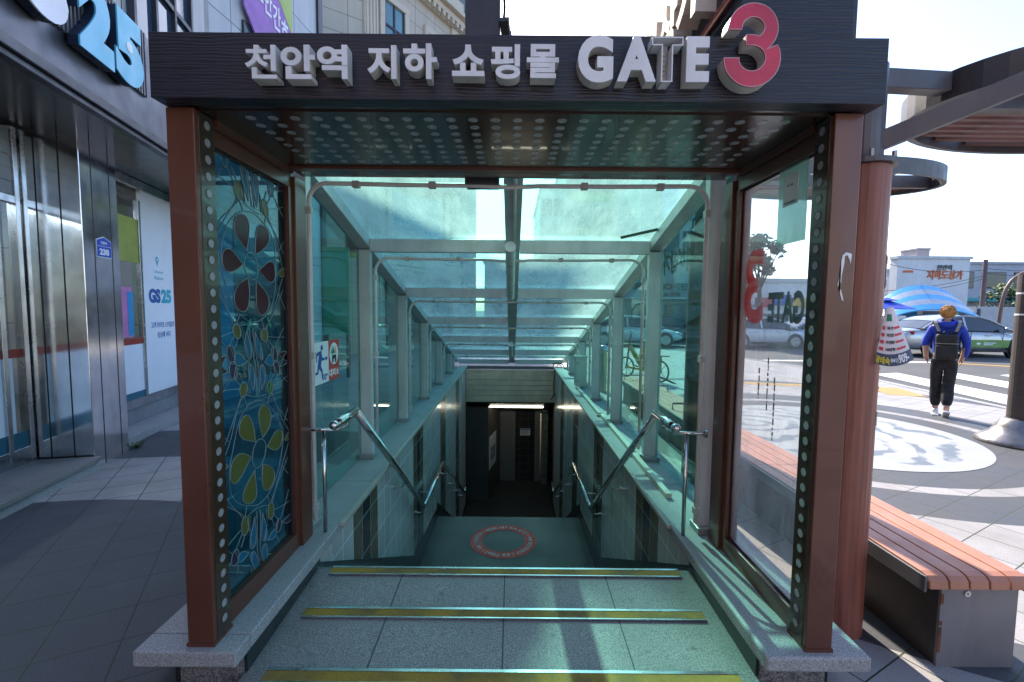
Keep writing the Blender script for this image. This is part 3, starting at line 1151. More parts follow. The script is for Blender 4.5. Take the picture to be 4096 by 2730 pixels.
def three(r0, half, inner=False):
    """outline of a round geometric 3, width 1 x height 1.45, stroke .29"""
    pts = []
    W, st = 1.0, .275
    ru, cu = .435, (.50, 1.015)      # upper bowl
    rl, cl_ = .50, (.50, .50)        # lower bowl
    P = []
    for a in range(-172, -300, -8): pass
    # outer, clockwise from upper left terminal
    P.append((cu[0] - ru, cu[1] - .02))
    for a in range(176, -61, -8): P.append((cu[0] + ru * math.cos(R(a)), cu[1] + ru * math.sin(R(a))))
    k0 = [a for a in range(60, -181, -8)]
    for a in k0:
        x_, y_ = cl_[0] + rl * math.cos(R(a)), cl_[1] + rl * math.sin(R(a)) - .0
        if y_ > .752: continue
        P.append((x_, y_))
    P.append((cl_[0] - rl, .50))
    P.append((cl_[0] - rl + st, .50))
    ri = rl - st
    for a in range(184, 421, 8):
        th = R(a)
        x_, y_ = cl_[0] + ri * math.cos(th) * 1.05, cl_[1] + ri * math.sin(th)
        if a > 440: break
        P.append((x_, y_))
    P.append((.50, .655 + .01)) if False else None
    # top of inner lower bowl back to the stem
    P = [p for p in P]
    for a in range(68, 91, 8):
        P.append((cl_[0] + ri * 1.05 * math.cos(R(a)), cl_[1] + ri * math.sin(R(a)) - .0))
    P.append((.385, .725)); P.append((.385, .905))
    P.append((.52, .905))
    ru2 = ru - st * .95
    for a in range(-56, 181, 8):
        P.append((cu[0] + ru2 * math.cos(R(a)) * 1.15, cu[1] + .015 + ru2 * 1.05 * math.sin(R(a))))
    P.append((cu[0] - ru2 * 1.15, cu[1] - .02))
    return P


P3 = three(0, 0)
xs = [p[0] for p in P3]; ys = [p[1] for p in P3]
a, _ = hd(1662, 130); b, _ = hd(1791.5, 130)
zt = hd(1727, 15)[1]; zb = hd(1727, 199)[1]
Q3 = [(a + (x - min(xs)) / (max(xs) - min(xs)) * (b - a), zb + (y - min(ys)) / (max(ys) - min(ys)) * (zt - zb)) for x, y in P3]
MB().prism(Q3, (0, 0, 0), (1, 0, 0), (0, 0, 1), (0, 1, 0), HYF - .052, HYF - .004).build('numeral_return', cream_side, HB)
c3 = (sum(p[0] for p in Q3) / len(Q3), sum(p[1] for p in Q3) / len(Q3))
MB().prism(Q3, (0, 0, 0), (1, 0, 0), (0, 0, 1), (0, 1, 0), HYF - .060, HYF - .0525).build('numeral', red_face, HB)
m_ = MB()
m_.tube([(x, HYF - .0595, z) for x, z in Q3], .0016, 5, closed=True)
m_.build('numeral_trim', PM('pink_trim', (.6, .4, .45), .4), HB)

# ---- soffit
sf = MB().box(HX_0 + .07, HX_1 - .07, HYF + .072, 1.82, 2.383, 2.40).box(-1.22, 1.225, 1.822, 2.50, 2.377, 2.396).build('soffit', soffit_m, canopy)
m_ = MB(); m2 = MB()
for r_ in range(8):
    for c in range(25):
        p = Vector((-1.057 + c * .0893, 1.885 + r_ * .0757, 2.377))
        if r_ < 4:
            MB().disc(p, .0198, (0, 0, -1), 16, .0016).build('ceiling_lens', lens_m, sf)
        else:
            m_.disc(p, .0198, (0, 0, -1), 16, .0016)
rest = m_.build('far_ceiling_lenses', lens_m, sf)
rest['kind'] = 'stuff'
MB().box(-1.215, 1.22, 2.502, 2.56, 2.364, 2.39).build('soffit_trim', brown, canopy, bevel=.002)
MB().box(-1.215, 1.22, 2.562, 2.68, 2.371, 2.42).build('rear_fascia', soffit_m, canopy)
MB().box(HX_0 + .02, HX_1 - .02, HYF + .02, 2.7, HZ1 - .012, HZ1 + .004).build('portal_roof', dark_frame, canopy)
for sx in (-1, 1):
    xo = (PL if sx < 0 else PR) - sx * .10
    MB().box(min(xo, xo - sx * .02), max(xo, xo - sx * .02), PY0 + .12, 2.5, 2.345, 2.376).build('side_trim', brown, canopy)

# ---- green glass run
FY = [2.83, 4.2, 5.6, 7.0, 8.4, 9.8, 11.15]


def bz(y): return 2.128 - .2665 * (y - 4.2)      # underside of the cross beams


xl0, xl1 = -1.42, -1.295
xr0, xr1 = 1.24, 1.368
for i, y in enumerate(FY):
    d = .07
    for (a, b) in ((xl0, xl1), (xr0, xr1)):
        if i == 0:
            a, b = (a + .09, b + .045) if a < 0 else (a - .055, b - .09)
        if i < 6:
            p = MB().box(a, b, y - d / 2, y + d / 2, .235, bz(y) + .02).build('frame_post', steel_grey, canopy, bevel=.003)
            MB().box(a - .012, b + .02 if a < 0 else b + .012, y - .075, y + .06, .221, .262).build('post_foot', alu, p, bevel=.003)
    xa = xl1 if i else -1.25
    h = .115
    zb_ = bz(y)
    ov = (0, -.0)
    m_ = MB()
    m_.box(xl1 + .001, -.066, y - .045, y + .035, zb_, zb_ + h)
    m_.box(.066, xr0 - .001, y - .045, y + .035, zb_, zb_ + h)
    m_.build('cross_beam', steel_grey, canopy, bevel=.003)
for i in range(6):
    y0, y1 = FY[i], FY[i + 1]
    for (a, b) in ((xl0 + .0, xl1), (xr0, xr1)):
        m_ = MB()
        e0 = .004
        z0, z1 = bz(y0), bz(y1)
        m_.hexa([(a + .001, y0 + e0, z0 + .03 - .001), (b - .001, y0 + e0, z0 + .029), (b - .001, y1 - e0, z1 + .029), (a + .001, y1 - e0, z1 + .029), (a + .001, y0 + e0, z0 + .125), (b - .001, y0 + e0, z0 + .125), (b - .001, y1 - e0, z1 + .125), (a + .001, y1 - e0, z1 + .125)])
        m_.build('rafter', steel_grey, canopy, bevel=.003)
    # panes: roof left and right, sides
    for (a, b) in ((xl0 + .02, -.05), (.05, xr1 - .02)):
        MB().hexa([(a, y0 + .01, bz(y0) + .128), (b, y0 + .01, bz(y0) + .128), (b, y1 - .01, bz(y1) + .128), (a, y1 - .01, bz(y1) + .128), (a, y0 + .01, bz(y0) + .136), (b, y0 + .01, bz(y0) + .136), (b, y1 - .01, bz(y1) + .136), (a, y1 - .01, bz(y1) + .136)]).build('roof_pane', roof_glass, canopy)
    for xg in (-1.40, 1.35):
        m_ = MB()
        z0, z1 = bz(y0) + .03, bz(y1) + .03
        if i == 5: z1 = max(z1, .235)
        m_.hexa([(xg - .004, y0 + .035, .224), (xg + .004, y0 + .035, .224), (xg + .004, y1 - .035, .224), (xg - .004, y1 - .035, .224), (xg - .004, y0 + .035, z0), (xg + .004, y0 + .035, z0), (xg + .004, y1 - .035, z1), (xg - .004, y1 - .035, z1)])
        m_.build('side_pane', green_glass, canopy)
rb = MB()
rb.hexa([(-.064, FY[0] - .1, bz(FY[0] - .1) + .02), (.064, FY[0] - .1, bz(FY[0] - .1) + .02), (.064, FY[6], bz(FY[6]) + .02), (-.064, FY[6], bz(FY[6]) + .02)] + [(-.064, FY[0] - .1, bz(FY[0] - .1) + .127), (.064, FY[0] - .1, bz(FY[0] - .1) + .127), (.064, FY[6], bz(FY[6]) + .127), (-.064, FY[6], bz(FY[6]) + .127)])
rb.build('ridge_beam', steel_grey, canopy, bevel=.003)
MB().box(-1.25, 1.2, 2.70, 2.745, 2.40, 2.52).build('front_beam', steel_grey, canopy)
# thin conduit on the ridge beam
MB().tube([(.012, 2.7, bz(2.7) + .004), (.012, 3.95, bz(3.95) + .004)], .011, 8).build('ridge_conduit', pvc, canopy, smooth=True)

# ---- white conduits round each frame
for i in range(6):
    y = FY[i] + (.055 if i else -.075)
    a, b = (-1.272, 1.215) if i else (-1.215, 1.155)
    zt = bz(y) - .03 if i else 2.355
    zt = max(zt, .5)
    r = .11 if i == 0 else .13
    r = min(r, .2)
    pts = [(a, y, .30)]
    pts += [(a, y, zt - r)]
    pts += [(a + r - r * math.cos(R(k)), y, zt - r + r * math.sin(R(k))) for k in range(10, 91, 10)]
    wob = .006 + .004 * math.sin(i * 2.1)
    for t_ in (.25, .42, .5, .58, .75):
        pts.append((a + (b - a) * t_, y, zt - (wob if t_ != .5 else wob * 2.6)))
    pts += [(b - r + r * math.sin(R(k)), y, zt - r + r * math.cos(R(k))) for k in range(0, 91, 10)]
    pts.append((b, y, .30))
    c = MB().tube(pts, .0135 if i < 2 else .015, 10).build('conduit', pvc, canopy, smooth=True)
    cl_m = MB()
    for t_ in (.12, .31, .69, .88):
        cl_m.box(a + (b - a) * t_ - .02, a + (b - a) * t_ + .02, y - .019, y + .017, zt - .025, zt + .012)
    for zz in (.38, (zt + .3) / 2, zt - r - .05):
        for q in (a, b):
            if zz > .32: cl_m.box(q - .017, q + .017, y - .019, y + .019, zz - .02, zz + .02)
    cl_m.build('conduit_clips', PM('conduit_clip', (.5, .48, .46), .5) if i == 0 else bpy.data.materials['conduit_clip'], c)

# ---- small dark bracket under the roof on the right, first bay
tag(MB().beam((.96, 4.10, 2.262), (1.24, 3.95, 2.312), .03, .02).build('roof_wedge', PM('dark_green_strip', (.02, .07, .05), .5)), 'short dark green strip wedged under the roof glass beside the second beam', 'strip')

# ---- tube lamps under the ridge
lampm = PM('lamp_diffuser', (.62, .70, .69), .3, var=.06)
for (y0, y1, lab) in ((3.92, 5.35, 'long white tube lamp hanging under the ridge beam near the portal'), (8.3, 9.5, 'small far tube lamp under the ridge beam near the shutter')):
    l = E('ceiling_lamp', (-.02, y0, bz(y0)), lab, 'lamp', 'lamps under the canopy ridge')
    p0 = Vector((-.022, y0, bz(y0) - .055)); p1 = Vector((-.022, y1, bz(y1) - .055))
    dd_ = (p1 - p0).normalized()
    MB().tube([p0, p1], .045, 20).build('diffuser', lampm, l, smooth=False)
    MB().tube([p0 - dd_ * .012, p0 + dd_ * .004], .048, 20).tube([p1 - dd_ * .004, p1 + dd_ * .012], .048, 20).build('end_cap', white_p, l)
    MB().box(-.035, -.01, y0 + .1, y0 + .15, bz(y0 + .1) - .02, bz(y0 + .1) + .03).box(-.035, -.01, y1 - .15, y1 - .1, bz(y1) - .02, bz(y1) + .07).build('bracket', alu, l)

# ---- handrails
for sx, ox in ((-1, -1.05), (1, .975)):
    hr = E('handrail', (ox, 3, .22), 'polished steel zigzag handrail along the %s wall of the stairs' % ('left' if sx < 0 else 'right'), 'handrail', 'stair handrails')
    path = [(ox, 2.66, .925), (ox, 3.03, .925), (ox, 5.36, -.77), (ox, 6.92, -.775), (ox, 10.0, -2.50), (ox, 10.6, -2.52)]
    m_ = MB()
    for p_, q_ in zip(path, path[1:]): m_.tube([p_, q_], .027, 20)
    for p_ in path[1:-1]: m_.sphere(p_, .027, 20, 12)
    m_.build('rail', chrome, hr, smooth=True)
    MB().sphere((ox, 2.655, .925), .0295, 18, 12).build('end_ball', chrome, hr, smooth=True)
    xw = WL if sx < 0 else WR
    # front support: curved arm to the portal and a post down to the kerb
    xe = ox + sx * .215
    zb_ = .87
    arm = smoothed([(ox, 2.86, .905), (ox, 2.86, .875), (ox + sx * .04, 2.80, zb_ - .01), (ox + sx * .1, 2.755, zb_), (xe, 2.745, zb_)])
    MB().tube(arm, .011, 10).build('arm', chrome, hr, smooth=True)
    MB().disc((xe - sx * .004, 2.745, zb_), .026, (sx, 0, 0), 16, .01).build('flange', chrome, hr)
    MB().tube([(ox + sx * .105, 2.755, .222), (ox + sx * .105, 2.755, zb_)], .0125, 12).build('post', chrome, hr, smooth=True)
    for (y, z) in ((4.35, -.065), (5.32, -.77), (6.0, -.80), (7.3, -1.02), (8.3, -1.58), (9.2, -2.08), (9.9, -2.48)):
        br_ = smoothed([(ox, y, z + .02), (ox, y, z - .035), (ox + sx * .03, y, z - .06), (xw, y, z - .06)])
        b_ = MB().tube(br_, .009, 8).build('bracket', chrome, hr, smooth=True)
        MB().disc((xw - sx * .001, y, z - .06), .024, (-sx, 0, 0), 14, .006).build('flange', chrome, b_)

# ---- junction box, cables and trunking on the right kerb
jb = E('junction_box', (1.25, 8.05, .22), 'pale green metal junction box standing on the right kerb between frame posts', 'electrical box')
pg = PM('pale_green_paint', (.50, .56, .48), .4, var=.08, sc=8, grime=.3)
MB().box(1.13, 1.33, 8.0, 8.2, .26, .78).build('box_body', pg, jb, bevel=.006)
MB().box(1.115, 1.345, 7.985, 8.215, .78, .80).build('lid', pg, jb, bevel=.004)
MB().box(1.15, 1.31, 7.994, 7.999, .29, .75).build('door', pg, jb)
for zz in (.34, .66): MB().box(1.155, 1.185, 7.98, 7.994, zz, zz + .04).build('hinge', alu, jb)
tr = MB()
tr.box(1.155, 1.20, 3.3, 4.28, .222, .262).box(1.165, 1.215, 4.32, 5.9, .222, .262).box(1.15, 1.20, 5.95, 7.9, .222, .262)
tk = E('cable_trunking', (1.18, 5.5, .22), 'long pale cable trunking lying along the right granite kerb', 'cable duct')
tr.build('trunking', PM('trunking_cream', (.50, .50, .42), .5, var=.12, sc=6, grime=.4), tk, bevel=.003)
MB().box(1.13, 1.20, 4.28, 4.33, .222, .245).box(1.13, 1.2, 5.9, 5.95, .222, .245).build('support_block', alu, tk)
cb = MB()
cb.tube(smoothed([(1.1, 11.2, -.05), (1.06, 11.15, .15), (1.02, 11.1, .27), (1.1, 11.0, .33), (1.22, 10.9, .30), (1.24, 10.6, .24)]), .012, 8)
cb.tube(smoothed([(1.07, 11.2, -.55), (1.04, 11.18, -.3), (1.06, 11.15, -.02), (1.12, 11.1, .25), (1.2, 10.9, .26)]), .009, 8)
cb.tube(smoothed([(.98, 11.22, -.62), (1.02, 11.2, -.56), (1.06, 11.2, -.45)]), .012, 8)
tag(cb.build('power_cable', black_p, smooth=True), 'dark grey cables looping from the right kerb down beside the roller shutter', 'cable')

# ---- shelter sign on the left glass
ss = E('shelter_sign', (-1.30, 3.35, 1.2), 'white and red shelter sign with blue running figure on the first left green pane', 'sign')
X = -1.385
U = lambda u, v: (X, 3.14 + u, 1.065 + v)
MB().box(X - .003, X, 3.14, 3.42, 1.065, 1.37).build('white_half', white_p, ss)
MB().box(X - .003, X, 3.42, 3.63, 1.065, 1.37).build('red_half', PM('sign_red', (.5, .03, .025), .4), ss)
blue = PM('sign_blue', (.02, .07, .30), .5)
AX = ((0, 0, 0), (0, 1, 0), (0, 0, 1), (1, 0, 0))


def shp(mb, pts, d=.0012, base=X): mb.prism([(3.14 + u, 1.065 + v) for u, v in pts], (base, 0, 0), (0, 1, 0), (0, 0, 1), (1, 0, 0), .0004, d)


m_ = MB()
m_.prism([(3.14 + .16 + .02 * math.cos(k * .4), 1.065 + .262 + .02 * math.sin(k * .4)) for k in range(16)], (X, 0, 0), (0, 1, 0), (0, 0, 1), (1, 0, 0), .0004, .0012)
shp(m_, [(.09, .235), (.15, .242), (.165, .19), (.205, .185), (.205, .168), (.15, .168), (.14, .13), (.165, .10), (.18, .03), (.16, .028), (.145, .085), (.105, .115), (.09, .075), (.045, .075), (.045, .092), (.075, .095), (.09, .15), (.11, .215), (.08, .205), (.075, .165), (.06, .165), (.065, .225)])
shp(m_, [(.215, .168), (.24, .168), (.24, .158), (.262, .178), (.24, .198), (.24, .188), (.215, .188)])
text(m_, '10', U(.17, .018), (0, 1, 0), (0, 0, 1), (1, 0, 0), w=.06, h=.048, depth=.001, bold=.03)
text(m_, 'M', U(.235, .045), (0, 1, 0), (0, 0, 1), (1, 0, 0), w=.022, h=.018, depth=.001, bold=.03)
m_.build('running_figure', blue, ss)
m_ = MB()
m_.prism([(3.525 + .085 * math.cos(k * .2094), 1.265 + .085 * math.sin(k * .2094)) for k in range(30)], (X, 0, 0), (0, 1, 0), (0, 0, 1), (1, 0, 0), .0004, .001)
text(m_, '대피소', (X, 3.43, 1.09), (0, 1, 0), (0, 0, 1), (1, 0, 0), w=.19, h=.06, depth=.001, bold=.03)
m_.build('white_lettering', white_p, ss)
for nm, c, u in (('sign_green', (.02, .25, .08), .345), ('sign_blue_2', (.02, .12, .45), .375), ('sign_yellow', (.7, .45, .03), .41)):
    m_ = MB(); shp(m_, [(u - .022, .20), (u + .022, .20), (u + .004, .262)], .0018 + u * .001)
    m_.build('mountain', PM(nm, c, .5), ss)
m_ = MB(); shp(m_, [(.345, .13), (.345, .19), (.425, .19), (.425, .13), (.40, .13), (.395, .16), (.375, .16), (.37, .13)], .0018)
m_.build('arch', black_p, ss)

# ---- underground mall lettering on the first right pane
gm = MB()
text(gm, '지하상가', (1.356, 3.42, 1.93), (0, 1, 0), (0, 0, 1), (1, 0, 0), w=.72, h=.19, depth=.0015, bold=.045)
text(gm, 'Station', (1.356, 3.0, 2.24), (0, 1, 0), (0, 0, 1), (1, 0, 0), w=.5, h=.11, depth=.0015, bold=.03)
gmo = gm.build('window_lettering', PM('dark_window_film', (.02, .05, .05), .5), canopy)

# ---- sign pillar and black pole on top of the portal
sp_ = E('sign_pillar', (1.1, 1.9, 2.6), 'tall black wood-grained sign pillar rising behind the red 3 with white letters on its left side', 'sign pillar')
MB().box(.85, 1.272, 1.79, 1.86, HZ1 + .006, 3.9).box(.85, 1.272, 1.861, 3.1, 2.80, 3.9).build('pillar_body', board_m, sp_, bevel=.002)
MB().box(1.273, 1.292, 1.80, 1.85, HZ1 + .006, 3.9).build('edge_strip', dark_frame, sp_)
m_ = MB()
text(m_, '지하상가', (.849, 3.05, 2.88), (0, -1, 0), (0, 0, 1), (-1, 0, 0), w=1.08, h=.28, depth=.09, bold=.045)
m_.build('lettering', PM('cream_acrylic', (.70, .64, .58), .4, var=.1, sc=9, grime=.3), sp_)
MB().tube([(.835, 1.80, 2.835), (.835, 3.1, 2.835)], .013, 10).build('red_tube', PM('dull_red_pipe', (.40, .07, .04), .35), sp_)
pl_ = E('black_mast', (-.2, 2.75, 2.5), 'square black steel mast with a camera bracket rising behind the sign beam', 'mast')
MB().box(-.285, -.085, 2.72, 2.86, 2.35, 5.2).build('mast_body', dark_frame, pl_, bevel=.006)
cbk = MB().beam((-.085, 2.78, 3.3), (-.03, 2.78, 3.22), .03, .03).beam((-.06, 2.70, 3.26), (-.03, 2.90, 3.10), .05, .05).tube([(-.07, 2.8, 3.5), (-.06, 2.79, 3.38), (-.07, 2.8, 3.25)], .008, 6)
cbk.build('camera_bracket', black_p, pl_)

# ------------------------------------------------------------------ left: shop with metal pilaster
P0 = Vector((-4.16, 4.5, 0))
ES = Vector((-.2213, .9752, 0))
EN = Vector((.9752, .2213, 0))
EZ = Vector((0, 0, 1))


def F(s, n, z): return P0 + ES * s + EN * n + EZ * z


def fb(mb, s0, s1, n0, n1, z0, z1):
    return mb.obox(P0, ES, EN, EZ, s0, s1, n0, n1, z0, z1)


shop = E('corner_shop', tuple(F(0, -.5, 0)), 'convenience shop with dark sign band, glass shopfront and mirror steel pilaster left of the stairs', 'shop')
dark_glass = glass('shop_window_glass', (.80, .85, .86), .05, dscale=2, base=.01, refl=1.6)
facade_grey = PM('sign_band_metal', (.10, .098, .115), .38, .55, .08, 2, .02, 40, grime=.2)
seam_m = PM('black_seam', (.01, .01, .012), .5)
tealf = PM('teal_film', (.015, .13, .19), .4, var=.06)
redf = PM('red_film', (.33, .035, .02), .4)
whitef = PM('white_film', (.84, .86, .90), .35, var=.03)
mirror = PM('mirror_steel', (.78, .79, .83), .13, 1.0, .25, 2.5, .05, 6, grime=.25)
# pilaster
m_ = fb(MB(), -.06, .51, -.52, 0, 0, 3.34)
pil = m_.build('steel_pilaster', mirror, shop, bevel=.006)
m_ = MB()
fb(m_, .10, .112, -.01, .0015, 0, 3.33)
fb(m_, .375, .387, -.01, .0015, 0, 3.33)
fb(m_, -.0615, -.05, -.17, -.158, .12, 3.33)
fb(m_, -.0615, -.05, -.36, -.348, .12, 3.33)
m_.build('pilaster_seams', seam_m, pil)
# address plate
ap = E('address_plate', tuple(F(.24, .01, 2.2)), 'small blue house-shaped address plate reading 238 on the steel pilaster', 'address plate')
pts = [(0, 0), (.235, 0), (.235, .175), (.118, .215), (0, .175)]
MB().prism([(u, v) for u, v in pts], F(.125, .002, 2.11), ES, EZ, EN, 0, .004).build('white_border', white_p, ap)
pin = [(.008, .008), (.227, .008), (.227, .17), (.118, .206), (.008, .17)]
MB().prism(pin, F(.125, .0062, 2.11), ES, EZ, EN, 0, .002).build('blue_face', PM('plate_blue', (.01, .06, .42), .35), ap)
m_ = MB()
text(m_, '238', F(.165, .0085, 2.135), ES, EZ, EN, w=.15, h=.065, depth=.001, bold=.05)
text(m_, '대흥로', F(.19, .0085, 2.245), ES, EZ, EN, w=.10, h=.03, depth=.001, bold=.02)
fb(m_, .135, .35, .0084, .0092, 2.222, 2.226)
m_.build('plate_lettering', white_p, ap)
# sign band
N0 = .52
m_ = MB()
fb(m_, -7, 7.5, -.6, N0, 3.36, 4.30)
band = m_.build('sign_band', facade_grey, shop, bevel=.01)
m_ = MB()
fb(m_, -7, 7.5, N0 + .001, N0 + .05, 3.27, 3.355)
fb(m_, -7, 7.5, N0 - .05, N0 + .02, 3.22, 3.268)
m_.build('gutter_trim', dark_frame, band, bevel=.008)
fb(MB(), -7, 7.5, -.6, N0 - .051, 3.27, 3.358).build('canopy_soffit', PM('black_gloss_soffit', (.03, .03, .035), .2), shop)
m_ = MB()
for i in range(44):
    s_ = -1.9 + i * .045
    fb(m_, s_, s_ + .02, N0 + .001, N0 + .03, 3.68, 4.29)
rb_ = m_.build('ribbed_panel', PM('ribbed_grey', (.14, .135, .15), .5), band)
lw = PM('shop_letter_white', (.80, .78, .82), .4)
lb = PM('shop_letter_blue', (.10, .48, .66), .35)
ld = PM('shop_letter_return', (.02, .03, .06), .3)
for ch, s0, wd_, m1 in (('G', -2.62, .62, lw), ('S', -2.02, .5, lw), ('2', -1.02 + .02, .44, lb), ('5', -.53, .42, lb)):
    if ch == 'S': s0 = -1.58
    if ch == '2': s0 = -1.05
    if ch == '5': s0 = -.60
    wd_ = .42 if ch != 'G' else .55
    if ch == 'G': s0 = -2.28
    m_ = text(MB(), ch, F(s0, N0 + .031, 3.60), ES, EZ, EN, w=wd_, h=.60, depth=.07, bold=.07)
    l_ = m_.build('letter_return', ld, band)
    m_ = text(MB(), ch, F(s0, N0 + .102, 3.60), ES, EZ, EN, w=wd_, h=.60, depth=.012, bold=.07)
    m_.build('letter', m1, band)
m_ = MB().tube([F(-.40, N0 + .114, 3.93), F(-.40, N0 + .118, 3.93)], .045, 20)
m_.build('white_dot', white_p, band)

# shopfront left of the pilaster (plane n = -.5)
NW = -.5
m_ = fb(MB(), -6, -.06, NW - .004, NW + .004, .43, 2.9)
m_.build('shop_window', dark_glass, shop)
m_ = fb(MB(), -6, -.25, NW + .006, NW + .010, .43, 1.13)
m_.build('white_window_film', whitef, shop)
fb(MB(), -6, -.08, NW + .006, NW + .010, 1.13, 1.21).build('red_window_film', redf, shop)
fb(MB(), -6, -.08, NW + .006, NW + .012, .28, .43).build('teal_window_film', tealf, shop)
m_ = MB()
fb(m_, -6, -.08, NW - .05, NW + .03, .12, .28)
for s_ in (-.10, -.34, -1.5, -2.8, -4.1):
    fb(m_, s_ - .03, s_ + .02, NW - .04, NW + .035, .13, 3.25)
fb(m_, -6, -.08, NW - .04, NW + .03, 2.55, 2.62)
m_.build('window_frame', chrome_b, shop, bevel=.004)
m_ = MB()
for i in range(5): fb(m_, -6, -.12, NW - .03, NW + .012 + .004 * (i % 2), 2.63 + i * .12, 2.745 + i * .12)
m_.build('louvre_panel', PM('louvre_white', (.45, .46, .48), .5, grime=.3), shop)
# step
m_ = fb(MB(), -6, -.08, NW - .02, .045, 0, .085)
m_.build('granite_step', gran_light, shop)
fb(MB(), -6, -.09, NW + .0, .075, .087, .128).build('step_slab', gran_floor, shop, bevel=.004)
# right of the pilaster (n = -.45)
NP = -.42
fb(MB(), .52, 1.74, NP - .004, NP + .004, .40, 3.0).build('shop_window', dark_glass, shop)
fb(MB(), .52, 1.70, NP + .006, NP + .010, .5, 1.12).build('white_window_film', whitef, shop)
fb(MB(), .52, 1.70, NP + .006, NP + .011, 1.12, 1.20).build('red_window_film', redf, shop)
fb(MB(), .52, 1.70, NP + .006, NP + .012, .37, .5).build('teal_window_film', tealf, shop)
fb(MB(), .52, 1.70, NP + .006, NP + .009, 2.18, 2.75).build('green_window_poster', PM('olive_poster', (.36, .40, .07), .5, var=.25, sc=2), shop)
m_ = text(MB(), 'O영', F(.95, NP + .0095, 2.62), ES, EZ, EN, w=.25, h=.11, depth=.001, bold=.03)
m_.build('poster_lettering', black_p, shop)
fb(MB(), 1.28, 1.50, NP + .006, NP + .009, 1.22, 1.86).build('pink_window_poster', PM('pink_poster', (.55, .2, .42), .5), shop)
fb(MB(), 1.40, 1.52, NP + .010, NP + .012, 1.24, 1.80).build('blue_window_strip', PM('poster_blue', (.03, .28, .55), .5), shop)
wp = fb(MB(), 1.76, 4.8, NP - .02, NP + .02, .42, 3.15).build('white_panel', whitef, shop)
m_ = text(MB(), 'GS', F(1.87, NP + .021, 1.66), ES, EZ, EN, w=.30, h=.20, depth=.002, bold=.06)
m_.build('panel_lettering', PM('panel_blue', (.02, .11, .35), .5), wp)
m_ = text(MB(), '25', F(2.19, NP + .021, 1.66), ES, EZ, EN, w=.28, h=.20, depth=.002, bold=.06)
text(m_, 'Lifestyle', F(2.03, NP + .021, 2.07), ES, EZ, EN, w=.24, h=.05, depth=.001, bold=.0)
text(m_, 'Platform', F(2.03, NP + .021, 1.99), ES, EZ, EN, w=.24, h=.05, depth=.001, bold=.0)
m_.tube([F(2.12, NP + .021, 2.27), F(2.12, NP + .023, 2.27)], .042, 18)
m_.prism([(-.038, .0), (.038, .0), (0, -.09)], F(2.12, NP + .021, 2.26), ES, EZ, EN, 0, .0018)
m_.build('panel_lettering', PM('panel_cyan', (.03, .42, .52), .5), wp)
m_ = text(MB(), '고객 라이프 스타일의', F(1.90, NP + .021, 1.31), ES, EZ, EN, w=.62, h=.085, depth=.001, bold=.015)
text(m_, '중심에 서다', F(2.05, NP + .021, 1.17), ES, EZ, EN, w=.36, h=.085, depth=.001, bold=.015)
m_.build('panel_lettering', bpy.data.materials['panel_blue'], wp)
MB().tube([F(2.12, NP + .0232, 2.27), F(2.12, NP + .0245, 2.27)], .018, 14).build('pin_hole', white_p, wp)
m_ = fb(MB(), .52, 4.8, NP - .05, NP + .03, .30, .415)
fb(m_, 1.70, 1.755, NP - .03, NP + .025, .42, 3.0)
fb(m_, .52, 4.8, NP - .03, NP + .03, 3.02 + .135, 3.265)
m_.build('window_frame', chrome_b, shop, bevel=.004)
fb(MB(), .52, 4.8, NP - .06, NP + .01, .10, .298).build('window_plinth', PM('plinth_grey', (.22, .22, .23), .5, grime=.3), shop)
fb(MB(), .515, 4.8, NP - .1, -.10, 0, .095).build('granite_step', gran_light, shop, bevel=.005)
# inside of the shop
inn = PM('shop_interior', (.22, .22, .22), .7)
m_ = MB()
fb(m_, -6.2, 4.8, -4.2, -4.1, 0, 3.2)
fb(m_, -6.2, 4.8, -4.1, NW - .05, .0, .05)
fb(m_, -6.2, 4.8, -4.1, NW - .06, 3.1, 3.2)
fb(m_, 4.8, 4.9, -4.2, NP, 0, 3.2)
fb(m_, -6.2, -6.1, -4.2, NW, 0, 3.2)
m_.build('shop_interior', inn, shop)
lt = MB()
for s_ in (-3.6, -2.2, -.8, .6, 2.0):
    fb(lt, s_ - .6, s_ + .6, -2.2, -2.12, 3.02, 3.06)
lt.build('ceiling_tubes', PM('shop_tube', (.9, .9, .9), .4, emit=(.9, .95, 1), es=12), shop)
gc = [PM('goods_' + n, c, .5) for n, c in (('yellow', (.5, .35, .04)), ('red', (.35, .05, .04)), ('white', (.5, .5, .5)), ('teal', (.04, .25, .26)), ('brown', (.16, .09, .05)), ('blue', (.05, .1, .3)))]
random.seed(11)
for s0, s1, n0, lab in ((-4.6, -2.0, -1.5, 'left goods shelf inside the shop behind the window'), (-1.6, 1.2, -1.7, 'middle goods shelf inside the shop by the pilaster')):
    sh_ = E('goods_shelf', tuple(F(s0, n0, 0)), lab, 'shelf', 'shelves in the shop')
    m_ = MB()
    for k in range(5): fb(m_, s0, s1, n0 - .25, n0 + .12, .3 + k * .36, .33 + k * .36)
    fb(m_, s0, s1, n0 - .28, n0 - .25, 0, 2.0)
    m_.build('shelf_boards', inn, sh_)
    for j, gm_ in enumerate(gc):
        m_ = MB()
        for k in range(5):
            for q in range(9):
                s_ = s0 + .03 + random.random() * (s1 - s0 - .2)
                fb(m_, s_, s_ + .05 + random.random() * .1, n0 - .2, n0 + .06 + random.random() * .04, .331 + k * .36, .331 + k * .36 + .1 + random.random() * .16)
        o_ = m_.build('goods', gm_, sh_)
        o_['kind'] = 'stuff'
